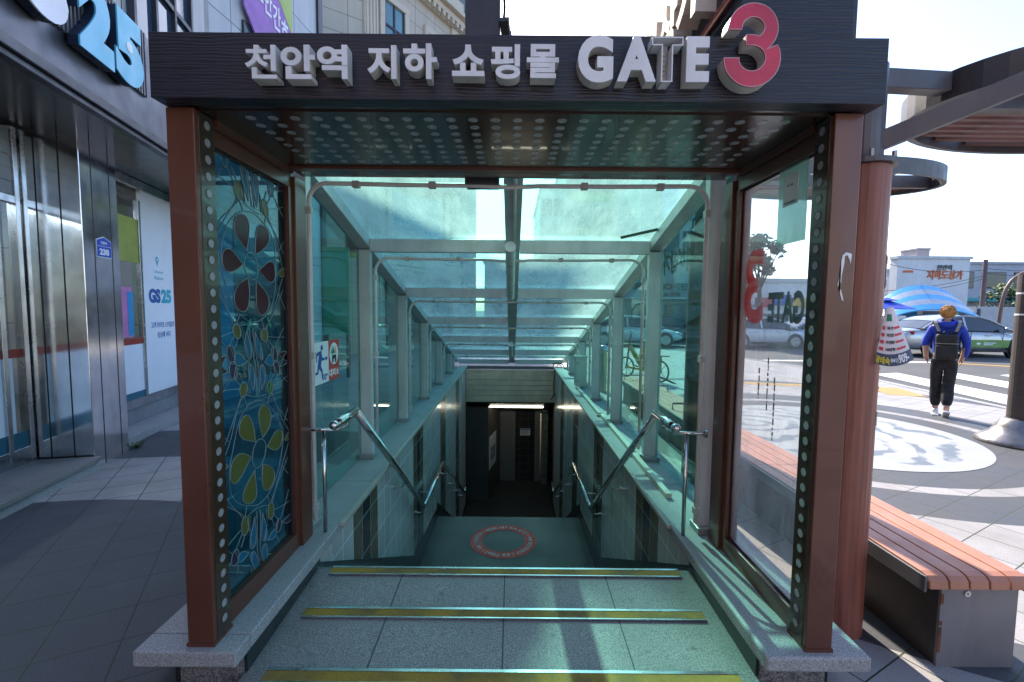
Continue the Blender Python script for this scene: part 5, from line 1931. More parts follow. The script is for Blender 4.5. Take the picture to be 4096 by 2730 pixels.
def make_car(name, label, cat, loc, rot, paint, group, L=4.85, taxi=False):
    """front towards local +x"""
    c = E(name, loc, label, cat, group)
    c.rotation_euler = (0, 0, rot)
    h = L / 2
    top = [(-h, .62), (-h + .06, .86), (-h + .3, .98), (-h + .9, 1.01), (-.9, .98), (0, .96), (.9, .94), (h - 1.5, .92), (h - .6, .80), (h - .15, .66), (h, .50)]
    bot = [(-h, .42), (-h + .3, .24), (0, .2), (h - .35, .24), (h, .36)]
    wid = [(-h, .66), (-h + .25, .82), (-h + .9, .91), (0, .925), (h - .9, .91), (h - .3, .82), (h, .60)]
    xs = [-h, -h + .05, -h + .15, -h + .3, -h + .6, -h + .9, -1.3, -.9, -.4, 0, .4, .9, h - 1.5, h - 1.1, h - .8, h - .6, h - .35, h - .15, h - .05, h]
    vs, fs = [], []
    n = 13
    for x in xs:
        t_, b_, w_ = lerp_tab(top, x), lerp_tab(bot, x), lerp_tab(wid, x)
        prof = [(-w_ * .82, b_), (-w_ * .97, b_ + .06), (-w_, b_ + (t_ - b_) * .35), (-w_ * 1.0, b_ + (t_ - b_) * .62), (-w_ * .97, t_ - .10), (-w_ * .88, t_ - .015), (0, t_ + .025)]
        prof += [(-a, b) for a, b in prof[-2::-1]]
        vs += [(x, a, b) for a, b in prof]
    for i in range(len(xs) - 1):
        for k in range(n - 1):
            fs.append((i * n + k, (i + 1) * n + k, (i + 1) * n + k + 1, i * n + k + 1))
        fs.append((i * n + n - 1, (i + 1) * n + n - 1, (i + 1) * n, i * n))
    fs.append(tuple(range(n)))
    fs.append(tuple((len(xs) - 1) * n + k for k in range(n)))

    def B(mb, nm, m, par, **k):
        me_o = mb.build(nm, m, None, **k)
        me_o.parent = par
        return me_o
    body = B(MB().add(vs, fs), 'body', paint, c, smooth=True)
    ss_ = body.modifiers.new('sub', 'SUBSURF'); ss_.levels = 1; ss_.render_levels = 1
    # cabin
    rt = [(-h + .62, 1.0), (-1.35, 1.26), (-.9, 1.39), (-.3, 1.45), (.25, 1.43), (.62, 1.33), (1.05, 1.12), (1.42, .93)]
    def cab(inset, z_off, w_off):
        v, f = [], []
        for x, z in rt:
            w_ = lerp_tab(wid, x)
            zz = z + z_off
            lo = lerp_tab(top, x) - .03
            wt = (w_ * .97 - (zz - lo) * .42) + w_off
            v += [(x, -w_ * .93 - w_off, lo), (x, -wt, max(zz - .03, lo)), (x, -wt * .8, max(zz + .0, lo)), (x, 0, max(zz + .02, lo + .01)), (x, wt * .8, max(zz, lo)), (x, wt, max(zz - .03, lo)), (x, w_ * .93 + w_off, lo)]
        m = 7
        for i in range(len(rt) - 1):
            for k in range(m - 1):
                f.append((i * m + k, (i + 1) * m + k, (i + 1) * m + k + 1, i * m + k + 1))
        return v, f
    v, f = cab(0, 0, 0)
    B(MB().add(v, f), 'windows', win_m, c, smooth=False)
    # roof skin, pillars
    v, f = cab(0, .012, .006)
    m = 7
    rf = MB()
    keep = [q for q in f]
    roof = []
    for i in range(len(rt) - 1):
        for k in range(m - 1):
            quad = (i * m + k, (i + 1) * m + k, (i + 1) * m + k + 1, i * m + k + 1)
            if k in (1, 2, 3, 4) and 1 <= i <= 4: roof.append(quad)
    rf.add(v, roof)
    for s_ in (-1, 1):
        idx = 1 if s_ < 0 else 5
        path = [Vector(v[i * m + idx]) for i in range(len(rt))]
        rf.tube(path, .035, 6)
        for xi in (3,):
            a_ = Vector(v[xi * m + idx]); b2 = Vector(v[xi * m + (0 if s_ < 0 else 6)])
            rf.beam(a_, b2, .07, .03, (0, 1, 0))
    B(rf, 'roof', paint, c, smooth=False)
    for s_ in (-1, 1):
        for x in (-h + .98, h - .95):
            w_ = lerp_tab(wid, x)
            ar = B(MB().tube([(x, s_ * (w_ - .12), .33), (x, s_ * (w_ + .004), .33)], .37, 28), 'wheel_arch', black_p, c)
            y = s_ * (w_ - .04)
            wt_ = B(MB().lathe((0, 0, 0), [(.001, -.1), (.30, -.1), (.325, -.07), (.325, .07), (.30, .1), (.22, .1)], 26), 'tyre', tyre_m, c, smooth=False)
            wt_.rotation_euler = (R(-90) * s_, 0, 0)
            wt_.location = (x, y, .325)
            rm = MB().lathe((0, 0, 0), [(.001, .095), (.06, .105), (.07, .09), (.08, .07), (.2, .07), (.21, .105), (.225, .1)], 26)
            for k in range(12 if not taxi else 10):
                a_ = 2 * math.pi * k / (12 if not taxi else 10)
                rm.beam((.05 * math.cos(a_), .05 * math.sin(a_), .098), (.21 * math.cos(a_), .21 * math.sin(a_), .098), .022, .012)
            rm_ = rm.build('rim', rimw)
            rm_.parent = wt_
    # lights, handles, sill, mirrors
    for s_ in (-1, 1):
        B(MB().hexa([(h - .32, s_ * .50, .60), (h - .02, s_ * .50, .56), (h - .02, s_ * .66, .55), (h - .30, s_ * .80, .60), (h - .32, s_ * .5, .72), (h - .06, s_ * .5, .66), (h - .1, s_ * .66, .66), (h - .30, s_ * .79, .72)]), 'headlight', rimw, c)
        B(MB().hexa([(-h - .012, s_ * .35, .78), (-h + .30, s_ * .86, .78), (-h + .28, s_ * .86, .78), (-h + .1, s_ * .35, .78), (-h - .0, s_ * .35, .88), (-h + .32, s_ * .87, .90), (-h + .28, s_ * .86, .9), (-h + .1, s_ * .35, .88)]), 'tail_light', PM('tail_light_red', (.35, .01, .015), .3) if 'tail_light_red' not in bpy.data.materials else bpy.data.materials['tail_light_red'], c)
        B(MB().box(-1.7 + .9, 1.5, min(s_ * .90, s_ * .93), max(s_ * .90, s_ * .93), .20, .30), 'sill', black_p, c)
        hd_ = MB()
        for x in (-.75, .35): hd_.box(x, x + .2, min(s_ * .92, s_ * .955), max(s_ * .92, s_ * .955), .76, .785)
        B(hd_, 'door_handles', chrome, c)
        sm = MB()
        for x in (-1.1, -.18, .95): sm.box(x, x + .008, min(s_ * .915, s_ * .9285), max(s_ * .915, s_ * .9285), .3, .93)
        B(sm, 'door_seams', black_p, c)
        B(MB().sphere((.98, s_ * 1.0, 1.0), .1, 10, 8, (.6, 1, .7)), 'mirror', paint, c, smooth=True)
    if taxi:
        B(MB().sphere((.0, 0, 1.50), .12, 14, 10, (1, 1.6, .7)), 'roof_sign', PM('taxi_green_lamp', (.02, .30, .14), .3), c, smooth=True)
        B(MB().box(-.95, 1.2, -.9345, -.9285, .36, .62), 'green_advert', PM('advert_green', (.13, .28, .06), .4, var=.3, sc=3), c)
        m_ = MB().prism([(-.95 + a_, .36 + b_) for a_, b_ in ((0, 0), (.7, 0), (.6, .08), (.35, .18), (0, .22))], (0, -.9347, 0), (1, 0, 0), (0, 0, 1), (0, -1, 0), 0, .003)
        B(m_, 'advert_picture', PM('advert_food', (.5, .38, .26), .5, var=.6, sc=16), c)
        m_ = MB()
        m_.sphere((.1, -.936, .49), .05, 10, 6, (1.6, .05, .8)).box(.28, .7, -.938, -.936, .50, .53).box(.28, .6, -.938, -.936, .44, .47)
        B(m_, 'advert_lettering', white_p, c)
        B(MB().box(-1.75, -1.15, -.945, -.935, .70, .76), 'taxi_lettering', PM('taxi_text', (.35, .1, .3), .5), c)
    return c


silver = PM('silver_paint', (.42, .43, .45), .22, .5, .03, coat=.5)
whitec = PM('white_paint', (.62, .65, .66), .25, .0, .03, coat=.5)
dkc_ = PM('dark_blue_paint', (.03, .04, .07), .25, .3, .05, coat=.5)
make_car('taxi', 'silver taxi with green roof lamp and green advert on its doors beyond the walking person', 'car', (17.95, 18.6, -.1), 0, silver, 'cars in the street', taxi=True).scale = (1.1, 1.1, 1.12)
make_car('parked_car', 'white sedan seen through the green glass, facing right behind the electric bicycle', 'car', (5.75, 22.3, -.1), 0, whitec, 'cars in the street')
make_car('parked_car', 'dark sedan half hidden behind the white sedan in the far lane', 'car', (8.4, 25.4, -.1), 0, dkc_, 'cars in the street')
make_car('parked_car', 'pale blue sedan in the far lane behind the tail of the taxi', 'car', (15.6, 23.6, -.1), math.pi, PM('pale_blue_paint', (.35, .45, .55), .25, .2, coat=.5), 'cars in the street')
make_car('parked_car', 'pale car in the street seen through the clear right pane with GATE on it', 'car', (11.9, 22.0, -.1), 0, whitec, 'cars in the street', L=4.4)

# ------------------------------------------------------------------ person
PX, PY = 6.80, 7.12
PROT = -R(40)
person = E('person', (PX, PY, 0), 'person with orange-blond hair in a blue hoodie and black trousers walking away towards the crossing', 'person')


def skin(name, verts, edges, radii, mat, parent, root=0, sub=2, loc=Vector((PX, PY, 0))):
    me = bpy.data.meshes.new(name)
    me.from_pydata([tuple(Vector(v)) for v in verts], edges, [])
    o = bpy.data.objects.new(name, me)
    COL.objects.link(o)
    md = o.modifiers.new('skin', 'SKIN')
    for i, v in enumerate(me.skin_vertices[0].data):
        r_ = radii[i]
        v.radius = (r_, r_) if not isinstance(r_, tuple) else r_
        v.use_root = (i == root)
    md.use_smooth_shade = True
    s2 = o.modifiers.new('sub', 'SUBSURF')
    s2.levels = sub
    s2.render_levels = sub
    dg = bpy.context.evaluated_depsgraph_get()
    me2 = bpy.data.meshes.new_from_object(o.evaluated_get(dg))
    bpy.data.objects.remove(o)
    me2.materials.clear()
    me2.materials.append(mat)
    for p in me2.polygons: p.use_smooth = True
    o2 = bpy.data.objects.new(name, me2)
    COL.objects.link(o2)
    if parent is not None:
        o2.parent = parent
    else:
        o2.location = loc
    return o2


skin_m = PM('skin', (.50, .30, .22), .5, var=.06, sc=20)
jk = Vector
# body: facing +y, slight stride: left foot forward
bv = [(0, 0, .92), (0, .005, 1.05), (0, 0, 1.22), (0, -.005, 1.38), (0, 0, 1.47), (0, .02, 1.53), (0, .03, 1.60), (0, .03, 1.67),
      (-.08, 0, .88), (-.075, .07, .50), (-.065, .05, .10), (-.065, .16, .05),
      (.08, 0, .88), (.065, .01, .50), (.05, -.16, .13), (.05, -.09, .05),
      (-.17, -.01, 1.40), (-.235, -.02, 1.13), (-.215, .06, .92), (-.20, .09, .86),
      (.17, -.01, 1.40), (.235, -.02, 1.13), (.205, .07, .92), (.19, .10, .86)]
be = [(0, 1), (1, 2), (2, 3), (3, 4), (4, 5), (5, 6), (6, 7), (0, 8), (8, 9), (9, 10), (10, 11), (0, 12), (12, 13), (13, 14), (14, 15), (3, 16), (16, 17), (17, 18), (18, 19), (3, 20), (20, 21), (21, 22), (22, 23)]
brad = [(.13, .10), (.12, .09), (.135, .10), (.11, .09), .055, .052, .075, .07, .085, .055, .04, .03, .085, .055, .04, .03, .055, .042, .032, .03, .055, .042, .032, .03]
body = skin('body', bv, be, brad, skin_m, person)
# head
hm = MB().sphere((0, .03, 1.615), .078, 20, 14, (1, 1.18, 1.32))
for s_ in (-1, 1): hm.sphere((s_ * .08, .03, 1.60), .02, 8, 6, (.5, .8, 1.3))
hm.sphere((0, .125, 1.60), .014, 8, 6, (.8, 1.1, 1.4))
ho = hm.build('head', skin_m, None, smooth=True); ho.parent = person
em = MB()
for s_ in (-1, 1): em.sphere((s_ * .03, .114, 1.625), .009, 8, 6)
em.box(-.02, .02, .112, .12, 1.563, 1.568)
eo = em.build('eyes_and_mouth', black_p, None); eo.parent = ho
# hair: cap of many tufts
random.seed(9)
hr = MB()
hr.sphere((0, .012, 1.637), .088, 26, 18, (1.0, 1.16, 1.16))
for k in range(420):
    a = random.uniform(0, 2 * math.pi)
    ph = random.uniform(0, 2.15)
    d = Vector((math.sin(ph) * math.cos(a), math.sin(ph) * math.sin(a), math.cos(ph)))
    if d.y > .3 and d.z < .25: continue
    c = Vector((0, .012, 1.637)) + Vector((d.x * .086, d.y * .100, d.z * .100))
    down = (Vector((0, 0, -1)) + d * d.z).normalized()
    tip = c + down * random.uniform(.03, .05) + d * .003
    hr.tube([c, c + down * .015 + d * .005, tip], [.005, .006, .0015], 4)
hc = PM('orange_blond_hair', (.52, .26, .07), .6, var=.4, sc=28, bump=.3, bs=120)
o_ = hr.build('hair', hc, None, smooth=True); o_.parent = person
# hands in pocket: fingers
for s_ in (-1, 1):
    m_ = MB()
    base = Vector((s_ * .205, .085, .875))
    for k in range(4):
        p0 = base + Vector((-s_ * .006, .018 - .012 * k, -.02))
        m_.tube([p0, p0 + Vector((-s_ * .008, .012, -.03)), p0 + Vector((-s_ * .022, .016, -.055 + .004 * abs(k - 1)))], [.008, .0075, .006], 6)
    m_.tube([base + Vector((-s_ * .01, .03, 0)), base + Vector((-s_ * .02, .05, -.02)), base + Vector((-s_ * .025, .055, -.045))], [.009, .008, .006], 6)
    m_.sphere(base, .028, 10, 8, (.55, 1, 1.3))
    o_ = m_.build('hand', skin_m, None, smooth=True); o_.parent = person
# hoodie
hood = PM('royal_blue_cotton', (.015, .05, .42), .75, var=.25, sc=7, bump=.6, bs=14)
hv = [(0, 0, .93), (0, .005, 1.06), (0, 0, 1.22), (0, -.005, 1.36), (0, .0, 1.44), (-.165, -.01, 1.375), (-.238, -.02, 1.16), (-.24, .0, 1.08), (.165, -.01, 1.375), (.238, -.02, 1.16), (.235, .05, .98), (.215, .08, .93)]
he = [(0, 1), (1, 2), (2, 3), (3, 4), (3, 5), (5, 6), (6, 7), (3, 8), (8, 9), (9, 10), (10, 11)]
hrd = [(.155, .115), (.16, .118), (.165, .12), (.145, .105), (.07, .07), .07, .054, .05, .07, .056, .046, .042]
skin('hoodie', hv, he, hrd, hood, person)
hm = MB().lathe((0, 0, 0), [(.07, 0.03), (.105, .015), (.125, -.03), (.11, -.08), (.05, -.13), (.001, -.15)], 18)
o_ = hm.build('hood', hood, None, smooth=True)
o_.location = (0, -.055, 1.485); o_.rotation_euler = (R(28), 0, 0); o_.scale = (1.05, .8, 1); o_.parent = person
# sleeves rolled: left forearm is bare (body shows)
# trousers
tr_m = PM('black_cargo_cotton', (.018, .016, .018), .85, var=.4, sc=9, bump=.7, bs=16)
tv = [(0, 0, .96), (0, 0, .88), (-.085, .01, .80), (-.075, .075, .50), (-.07, .06, .25), (-.065, .05, .12), (.085, .01, .80), (.065, .01, .50), (.055, -.10, .27), (.05, -.15, .16)]
te = [(0, 1), (1, 2), (2, 3), (3, 4), (4, 5), (1, 6), (6, 7), (7, 8), (8, 9)]
skin('trousers', tv, te, [(.14, .11), (.145, .12), .095, .078, .082, .052, .095, .078, .082, .052], tr_m, person)
shoe = PM('white_trainer', (.70, .66, .67), .5, var=.08, sc=12)
for (x, y, z, rx, nm) in ((-.065, .04, .0, 0, 'shoe'), (.05, -.17, .035, -36, 'shoe')):
    sv_ = [(0, -.07, .05), (0, 0, .055), (0, .09, .045), (0, .17, .03), (0, -.01, .11)]
    s_ = skin(nm, sv_, [(0, 1), (1, 2), (2, 3), (1, 4)], [(.045, .05), (.048, .05), (.046, .04), (.035, .028), .045], shoe, person, root=1)
    s_.location = (x, y, z); s_.rotation_euler = (R(rx), 0, 0)
    sl_ = MB().box(-.042, .042, -.105, .20, 0, .022).build('sole', white_p, None, bevel=.01)
    sl_.parent = s_
# backpack (held, its own thing)
bp = E('backpack', (PX - .16 * math.sin(-PROT) , PY - .16 * math.cos(PROT), 1.1), 'black backpack with grey reflective shoulder straps on the back of the walking person', 'backpack')
bp.rotation_euler = (0, 0, PROT)
person.rotation_euler = (0, 0, PROT)
nyl = PM('black_nylon', (.012, .013, .016), .6, var=.4, sc=10, bump=.5, bs=20)
o_ = MB().box(-.13, .13, -.225, -.105, .90, 1.30).build('main_bag', nyl, None, bevel=.04, seg=3)
o_.parent = bp; o_.location = (0, .16, -1.1)
o2 = MB().box(-.125, .125, -.27, -.236, .94, 1.12).build('front_pocket', nyl, None, bevel=.015, seg=2); o2.parent = bp; o2.location = (0, .16, -1.1)
o2 = MB().tube(smoothed([(-.04, -.16, 1.29), (-.03, -.17, 1.33), (.03, -.17, 1.33), (.04, -.16, 1.29)]), .012, 6).build('top_loop', nyl, None, smooth=True); o2.parent = bp; o2.location = (0, .16, -1.1)
o2 = MB().box(-.137, .137, -.241, -.24, 1.15, 1.158).build('zip', alu, None); o2.parent = bp; o2.location = (0, .16, -1.1)
refl = PM('grey_reflective_strap', (.32, .32, .31), .4, var=.2, sc=40)
for s_ in (-1, 1):
    st_ = MB()
    pts = [(s_ * .07, -.135, 1.28), (s_ * .105, -.15, 1.36), (s_ * .135, -.11, 1.455), (s_ * .14, -.01, 1.49), (s_ * .14, .09, 1.44), (s_ * .15, .13, 1.25), (s_ * .15, .1, 1.05)]
    P = smoothed(pts, 4)
    vs, fs = [], []
    for i, p in enumerate(P):
        w_ = .028
        for dx, dn in ((-w_, 0), (w_, 0), (w_, .012), (-w_, .012)):
            d = (P[min(i + 1, len(P) - 1)] - P[max(i - 1, 0)]).normalized()
            nrm = Vector((1, 0, 0)).cross(d).normalized() * s_ * s_
            vs.append(p + Vector((dx, 0, 0)) + nrm * dn)
    for i in range(len(P) - 1):
        for k in range(4):
            fs.append((i * 4 + k, i * 4 + (k + 1) % 4, (i + 1) * 4 + (k + 1) % 4, (i + 1) * 4 + k))
    o2 = st_.add(vs, fs).build('shoulder_strap', nyl, None); o2.parent = bp; o2.location = (0, .16, -1.1)
    rr_ = MB()
    vs2 = vs[6 * 4 - 8:12 * 4 + 4]
    for i in range(3, 12):
        a_, b_ = P[i], P[i + 1]
        d = (b_ - a_).normalized()
        rr_.obox(a_, (1, 0, 0), d, Vector((1, 0, 0)).cross(d), -.02, .02, .002, (b_ - a_).length - .002, .008, .017).obox(a_, (1, 0, 0), d, Vector((1, 0, 0)).cross(d), -.02, .02, .002, (b_ - a_).length - .002, -.010, -.003)
    o3 = rr_.build('reflective_patch', refl, None); o3.parent = o2

# ------------------------------------------------------------------ far street: buildings, canopy, trees
def win_wall(name, c, wc, pw, ph, fw, fh, dirv, rough=.7):
    """plain wall material with rows of dark glass openings"""
    t = NT(name)
    o = t.sep()
    u = t.math('ADD', t.math('MULTIPLY', o[0], dirv[0]), t.math('MULTIPLY', o[1], dirv[1]))
    a = t.math('FRACT', t.math('ADD', t.math('DIVIDE', u, pw), 50))
    b = t.math('FRACT', t.math('ADD', t.math('DIVIDE', o[2], ph), 50))
    k = t.math('MULTIPLY', t.math('LESS_THAN', a, fw), t.math('LESS_THAN', t.math('ABSOLUTE', t.math('SUBTRACT', b, .55)), fh / 2))
    g = t.noise(.6, detail=6)
    wall = t.mix(t.mr(g, .35, .75), c, tuple(x * .72 for x in c))
    col = t.mix(k, wall, wc)
    return t.end(t.bsdf(col, t.mix(k, (rough,) * 3, (.1, .1, .1)), 0))


def block(name, label, x0, x1, y0, y1, h, wallc, parts=None, grp='buildings across the street', mat=None, cat='building', z0=-.1):
    b = E(name, ((x0 + x1) / 2, y0, 0), label, cat, grp)
    MB().box(x0, x1, y0, y1, z0, h).build('wall', mat or PM(name + '_wall', wallc, .75, var=.08, sc=.6, grime=.3), b)
    MB().box(x0 - .12, x1 + .12, y0 - .12, y1, h, h + .25).build('parapet', PM(name + '_parapet', tuple(x * .8 for x in wallc), .7), b)
    return b


def windows(b, x0, x1, y, z0, z1, n, rows, m=None, fr=None):
    m = m or bpy.data.materials['dark_window']
    W = (x1 - x0) / n
    Hh = (z1 - z0) / rows
    for r_ in range(rows):
        for k in range(n):
            a = x0 + k * W + W * .15
            c = z0 + r_ * Hh + Hh * .2
            f_ = MB().box(a - .06, a + W * .7 + .06, y - .08, y - .002, c - .06, c + Hh * .6 + .06).build('window', fr or dark_frame, b)
            MB().box(a, a + W * .7, y - .095, y - .082, c, c + Hh * .6).build('pane', m, f_)


# white fronted market hall with writing
wm = block('white_market_hall', 'white market hall front with dark and orange Korean writing beyond the taxi', 33.5, 39.8, 40, 40.8, 6.3, (.60, .60, .62))
m_ = text(MB(), '천안역', (36.9, 39.97, 5.35), (1, 0, 0), (0, 0, 1), (0, -1, 0), w=1.3, h=.45, depth=.05, bold=.02)
m_.build('dark_lettering', PM('sign_dark_grey', (.06, .07, .07), .5), wm)
m_ = text(MB(), '지하도상가', (36.1, 39.97, 4.55), (1, 0, 0), (0, 0, 1), (0, -1, 0), w=3.1, h=.8, depth=.05, bold=.03)
text(m_, 'MARKET', (34.75, 39.97, 5.1), (1, 0, 0), (0, 0, 1), (0, -1, 0), w=.85, h=.28, depth=.05, bold=.04) if False else None
m_.box(34.0, 34.85, 39.93, 39.97, 5.12, 5.3)
m_.build('orange_lettering', PM('sign_orange', (.55, .12, .03), .5), wm)
# grey station building
gs = block('grey_station_building', 'long grey building with upper windows and a teal band right of the market hall', 42.0, 62, 44, 56, 6.3, (.36, .37, .42))
windows(gs, 41.5, 60, 44, 3.6, 6.0, 6, 1)
windows(gs, 41.5, 60, 44, .4, 2.6, 8, 1)
MB().box(40.9, 61.9, 43.0, 43.99, 2.75, 3.05).build('teal_band', PM('teal_band', (.02, .30, .34), .5), gs)
MB().box(40.9, 61.9, 43.6, 43.99, 1.2, 1.5).build('teal_rail', bpy.data.materials['teal_band'], gs)
m_ = MB()
for k in range(22): m_.box(46 + k * .7, 46.05 + k * .7, 43.4, 43.45, 3.06, 4.1)
m_.box(46, 61, 43.38, 43.47, 4.1, 4.16)
m_.build('stair_railing', PM('rail_blue_grey', (.18, .22, .34), .5), gs)
block('low_grey_wall', 'low grey wall with pale panels behind the taxi', 27, 44, 30, 30.4, 1.5, (.17, .17, .18), cat='wall', grp='low walls across the street')
pnl = E('white_roadside_cabinets', (33, 28.5, 0), 'row of two pale roadside cabinets behind the taxi roof', 'cabinet')
MB().box(29.6, 32.6, 29.2, 29.9, .6, 2.05).build('cabinet', PM('cabinet_grey', (.4, .4, .42), .5), pnl)
MB().box(33.2, 35.4, 29.2, 29.9, .6, 2.05).build('cabinet', bpy.data.materials['cabinet_grey'], pnl)
tower = block('distant_tower', 'small distant apartment tower rising above the market hall roof', 61.5, 63.4, 70, 73, 11.2, (.45, .36, .36), grp='distant towers')
# arched blue and silver roof
ab = E('arched_roof_shelter', (25.5, 28, 0), 'arched shelter roof with blue and silver stripes behind the taxi', 'shelter')
b1 = PM('roof_blue', (.05, .28, .58), .4)
s1 = PM('roof_silver', (.36, .38, .42), .35, .4)
sets = {'blue_stripes': MB(), 'silver_stripes': MB()}
NS, NSEG = 5, 22
for k in range(NS):
    mb = sets['blue_stripes' if k % 2 == 0 else 'silver_stripes']
    vs, fs = [], []
    for i in range(NSEG + 1):
        th = R(8 + 150 * i / NSEG)
        for q in (k, k + 1):
            y = 26 + q * .5
            rr_ = 1 + .0 * q
            x = 24.2 - 3.3 * math.cos(th) + .25 * q
            z = .5 + (1.35 + .3 * q) * math.sin(th)
            vs += [(x, y, z), (x, y, z - .06)]
    for i in range(NSEG):
        a = i * 4
        fs += [(a, a + 2, a + 6, a + 4), (a + 1, a + 5, a + 7, a + 3), (a, a + 4, a + 5, a + 1), (a + 2, a + 3, a + 7, a + 6)]
    mb.add(vs, fs)
for k_, m_ in sets.items(): m_.build(k_, b1 if 'blue' in k_ else s1, ab, smooth=False)
MB().box(22.3, 26.2, 29.5, 30, -.1, 2.2).build('blue_back_wall', PM('shelter_blue', (.04, .25, .45), .5), ab)
m_ = MB()
for x in (21.4, 27.6): m_.tube([(x, 27, -.1), (x, 27, 1.9)], .09, 10)
m_.build('posts', rim_m, ab)
# umbrella and stall
um = E('blue_parasol', (19.6, 24, 0), 'blue market parasol over a drinks stall left of the striped arched roof', 'parasol')
m_ = MB()
R_ = 1.25
vs = [(19.6, 24, 2.32)] + [(19.6 + R_ * math.cos(k * math.pi / 4), 24 + R_ * math.sin(k * math.pi / 4), 1.82) for k in range(8)]
m_.add(vs, [(0, 1 + k, 1 + (k + 1) % 8) for k in range(8)])
m_.add([(19.6, 24, 2.42)] + [(19.6 + .5 * math.cos(k * math.pi / 4), 24 + .5 * math.sin(k * math.pi / 4), 2.26) for k in range(8)], [(0, 1 + k, 1 + (k + 1) % 8) for k in range(8)])
pc_ = m_.build('canopy', PM('parasol_blue', (.02, .06, .45), .6), um)
so_ = pc_.modifiers.new('s', 'SOLIDIFY'); so_.thickness = .02
MB().tube([(19.6, 24, -.1), (19.6, 24, 2.4)], .03, 8).build('pole', alu, um)
for i, (x, c1, lb_) in enumerate(((19.5, (.45, .3, .15), 'left drinks dispenser with orange print under the blue parasol'), (20.6, (.35, .33, .4), 'right drinks dispenser with purple print under the blue parasol'))):
    v_ = E('drinks_dispenser', (x, 24.3, 0), lb_, 'dispenser', 'dispensers under the parasol')
    MB().box(x - .32, x + .32, 24.2, 24.8, -.1, 1.45).build('case', white_p, v_, bevel=.03)
    MB().box(x - .26, x + .26, 24.17, 24.199, .35, 1.25).build('front_print', PM('dispenser_print_%s' % 'ab'[i], c1, .5, var=.8, sc=6), v_)
# utility pole and leaning arm lamp
up = E('utility_pole', (32.4, 31.5, 0), 'concrete utility pole with sagging wires before the market hall', 'pole')
MB().tube([(32.4, 31.5, -.1), (32.4, 31.5, 5.3)], [.16, .12], 12).build('pole_shaft', PM('pole_concrete', (.12, .08, .09), .7), up)
m_ = MB()
for (a, b) in (((32.4, 31.5, 4.6), (24, 30, 4.9)), ((32.4, 31.5, 4.2), (22, 31, 3.0)), ((32.4, 31.5, 4.7), (45, 34, 5.4)), ((32.4, 31.5, 4.4), (45, 34, 4.8)), ((32.4, 31.5, 4.0), (23, 33, 2.6))):
    a, b = Vector(a), Vector(b)
    m_.tube([a + (b - a) * (k / 10) - EZ * (.35 * 4 * (k / 10) * (1 - k / 10)) for k in range(11)], .018, 5)
m_.build('wires', black_p, up)
sl_ = E('curved_lamp_arm', (33.5, 26, 0), 'bent brown lamp post with an arm rising to the right behind the taxi roof', 'lamp post')
MB().tube(smoothed([(27.2, 25.5, -.1), (27.3, 25.5, 2.0), (27.6, 25.5, 3.2), (28.4, 25.5, 3.9), (30.5, 25.5, 4.9), (31.8, 25.5, 5.3)]), .09, 10).build('bent_tube', PM('lamp_brown', (.16, .08, .06), .5), sl_, smooth=True)
# coffee shop block behind the white car
cs = block('coffee_shop_building', 'grey shop building with COFFEE lettering behind the white sedan', -2, 13.4, 32.6, 33.9, 4.9, (.34, .35, .36))
m_ = text(MB(), 'FREE COFFEE', (8.7, 32.55, 3.1), (1, 0, 0), (0, 0, 1), (0, -1, 0), w=4.0, h=.45, depth=.05, bold=.03)
text(m_, '프로 커피', (10.4, 32.55, 2.6), (1, 0, 0), (0, 0, 1), (0, -1, 0), w=1.5, h=.32, depth=.05, bold=.02)
m_.build('lettering', PM('sign_black', (.04, .04, .05), .5), cs)
windows(cs, -1.5, 13, 32.6, -.1, 2.5, 6, 1)
MB().box(-2.2, 13.5, 31.9, 32.55, 2.45, 2.52).build('sign_ledge', white_p, cs)
rb2 = block('green_banner_building', 'tall pale building with yellow-green window bands seen through the right half of the glass roof', 5.3, 14.6, 47, 60, 17.2, (.30, .34, .33), grp='tall buildings beyond')
for k in range(3):
    MB().box(5.5, 13, 46.9, 46.99, 6 + k * 3.3, 7.6 + k * 3.3).build('window_band', PM('olive_band_%s' % 'abc'[k], (.20, .25, .05), .4, var=.5, sc=.8), rb2)
windows(rb2, 5.5, 14.4, 46.88, 2, 16.5, 7, 4, bpy.data.materials['dim_window'])
lbk = block('pale_round_block', 'low pale block just left of the tall banded building beyond the glass roof', 2.7, 5.2, 46, 60, 13.4, (.42, .43, .44), grp='tall buildings beyond')
windows(lbk, 2.8, 5.1, 46, 3, 13, 2, 4)
lbd = block('dark_far_block', 'dark tower at the far end of the alley left of centre beyond the glass roof', -9.5, -4.45, 44, 56, 32.6, (.16, .20, .23), grp='tall buildings beyond')  # height and right edge shaped so its shadow covers the stairs and landing
windows(lbd, -9.2, -4.6, 44, 3, 30, 3, 8)
rs = block('blue_sign_building', 'pale building with large sky blue sign at the upper right of the glass roof', 9.4, 14.0, 34, 44, 12.2, (.46, .47, .46), grp='tall buildings beyond')
MB().box(10.8, 13.9, 33.7, 33.98, 8.3, 10.6).build('blue_sign', PM('sky_blue_sign', (.05, .30, .50), .4), rs)
windows(rs, 9.6, 13.8, 34, 5, 8, 3, 1)
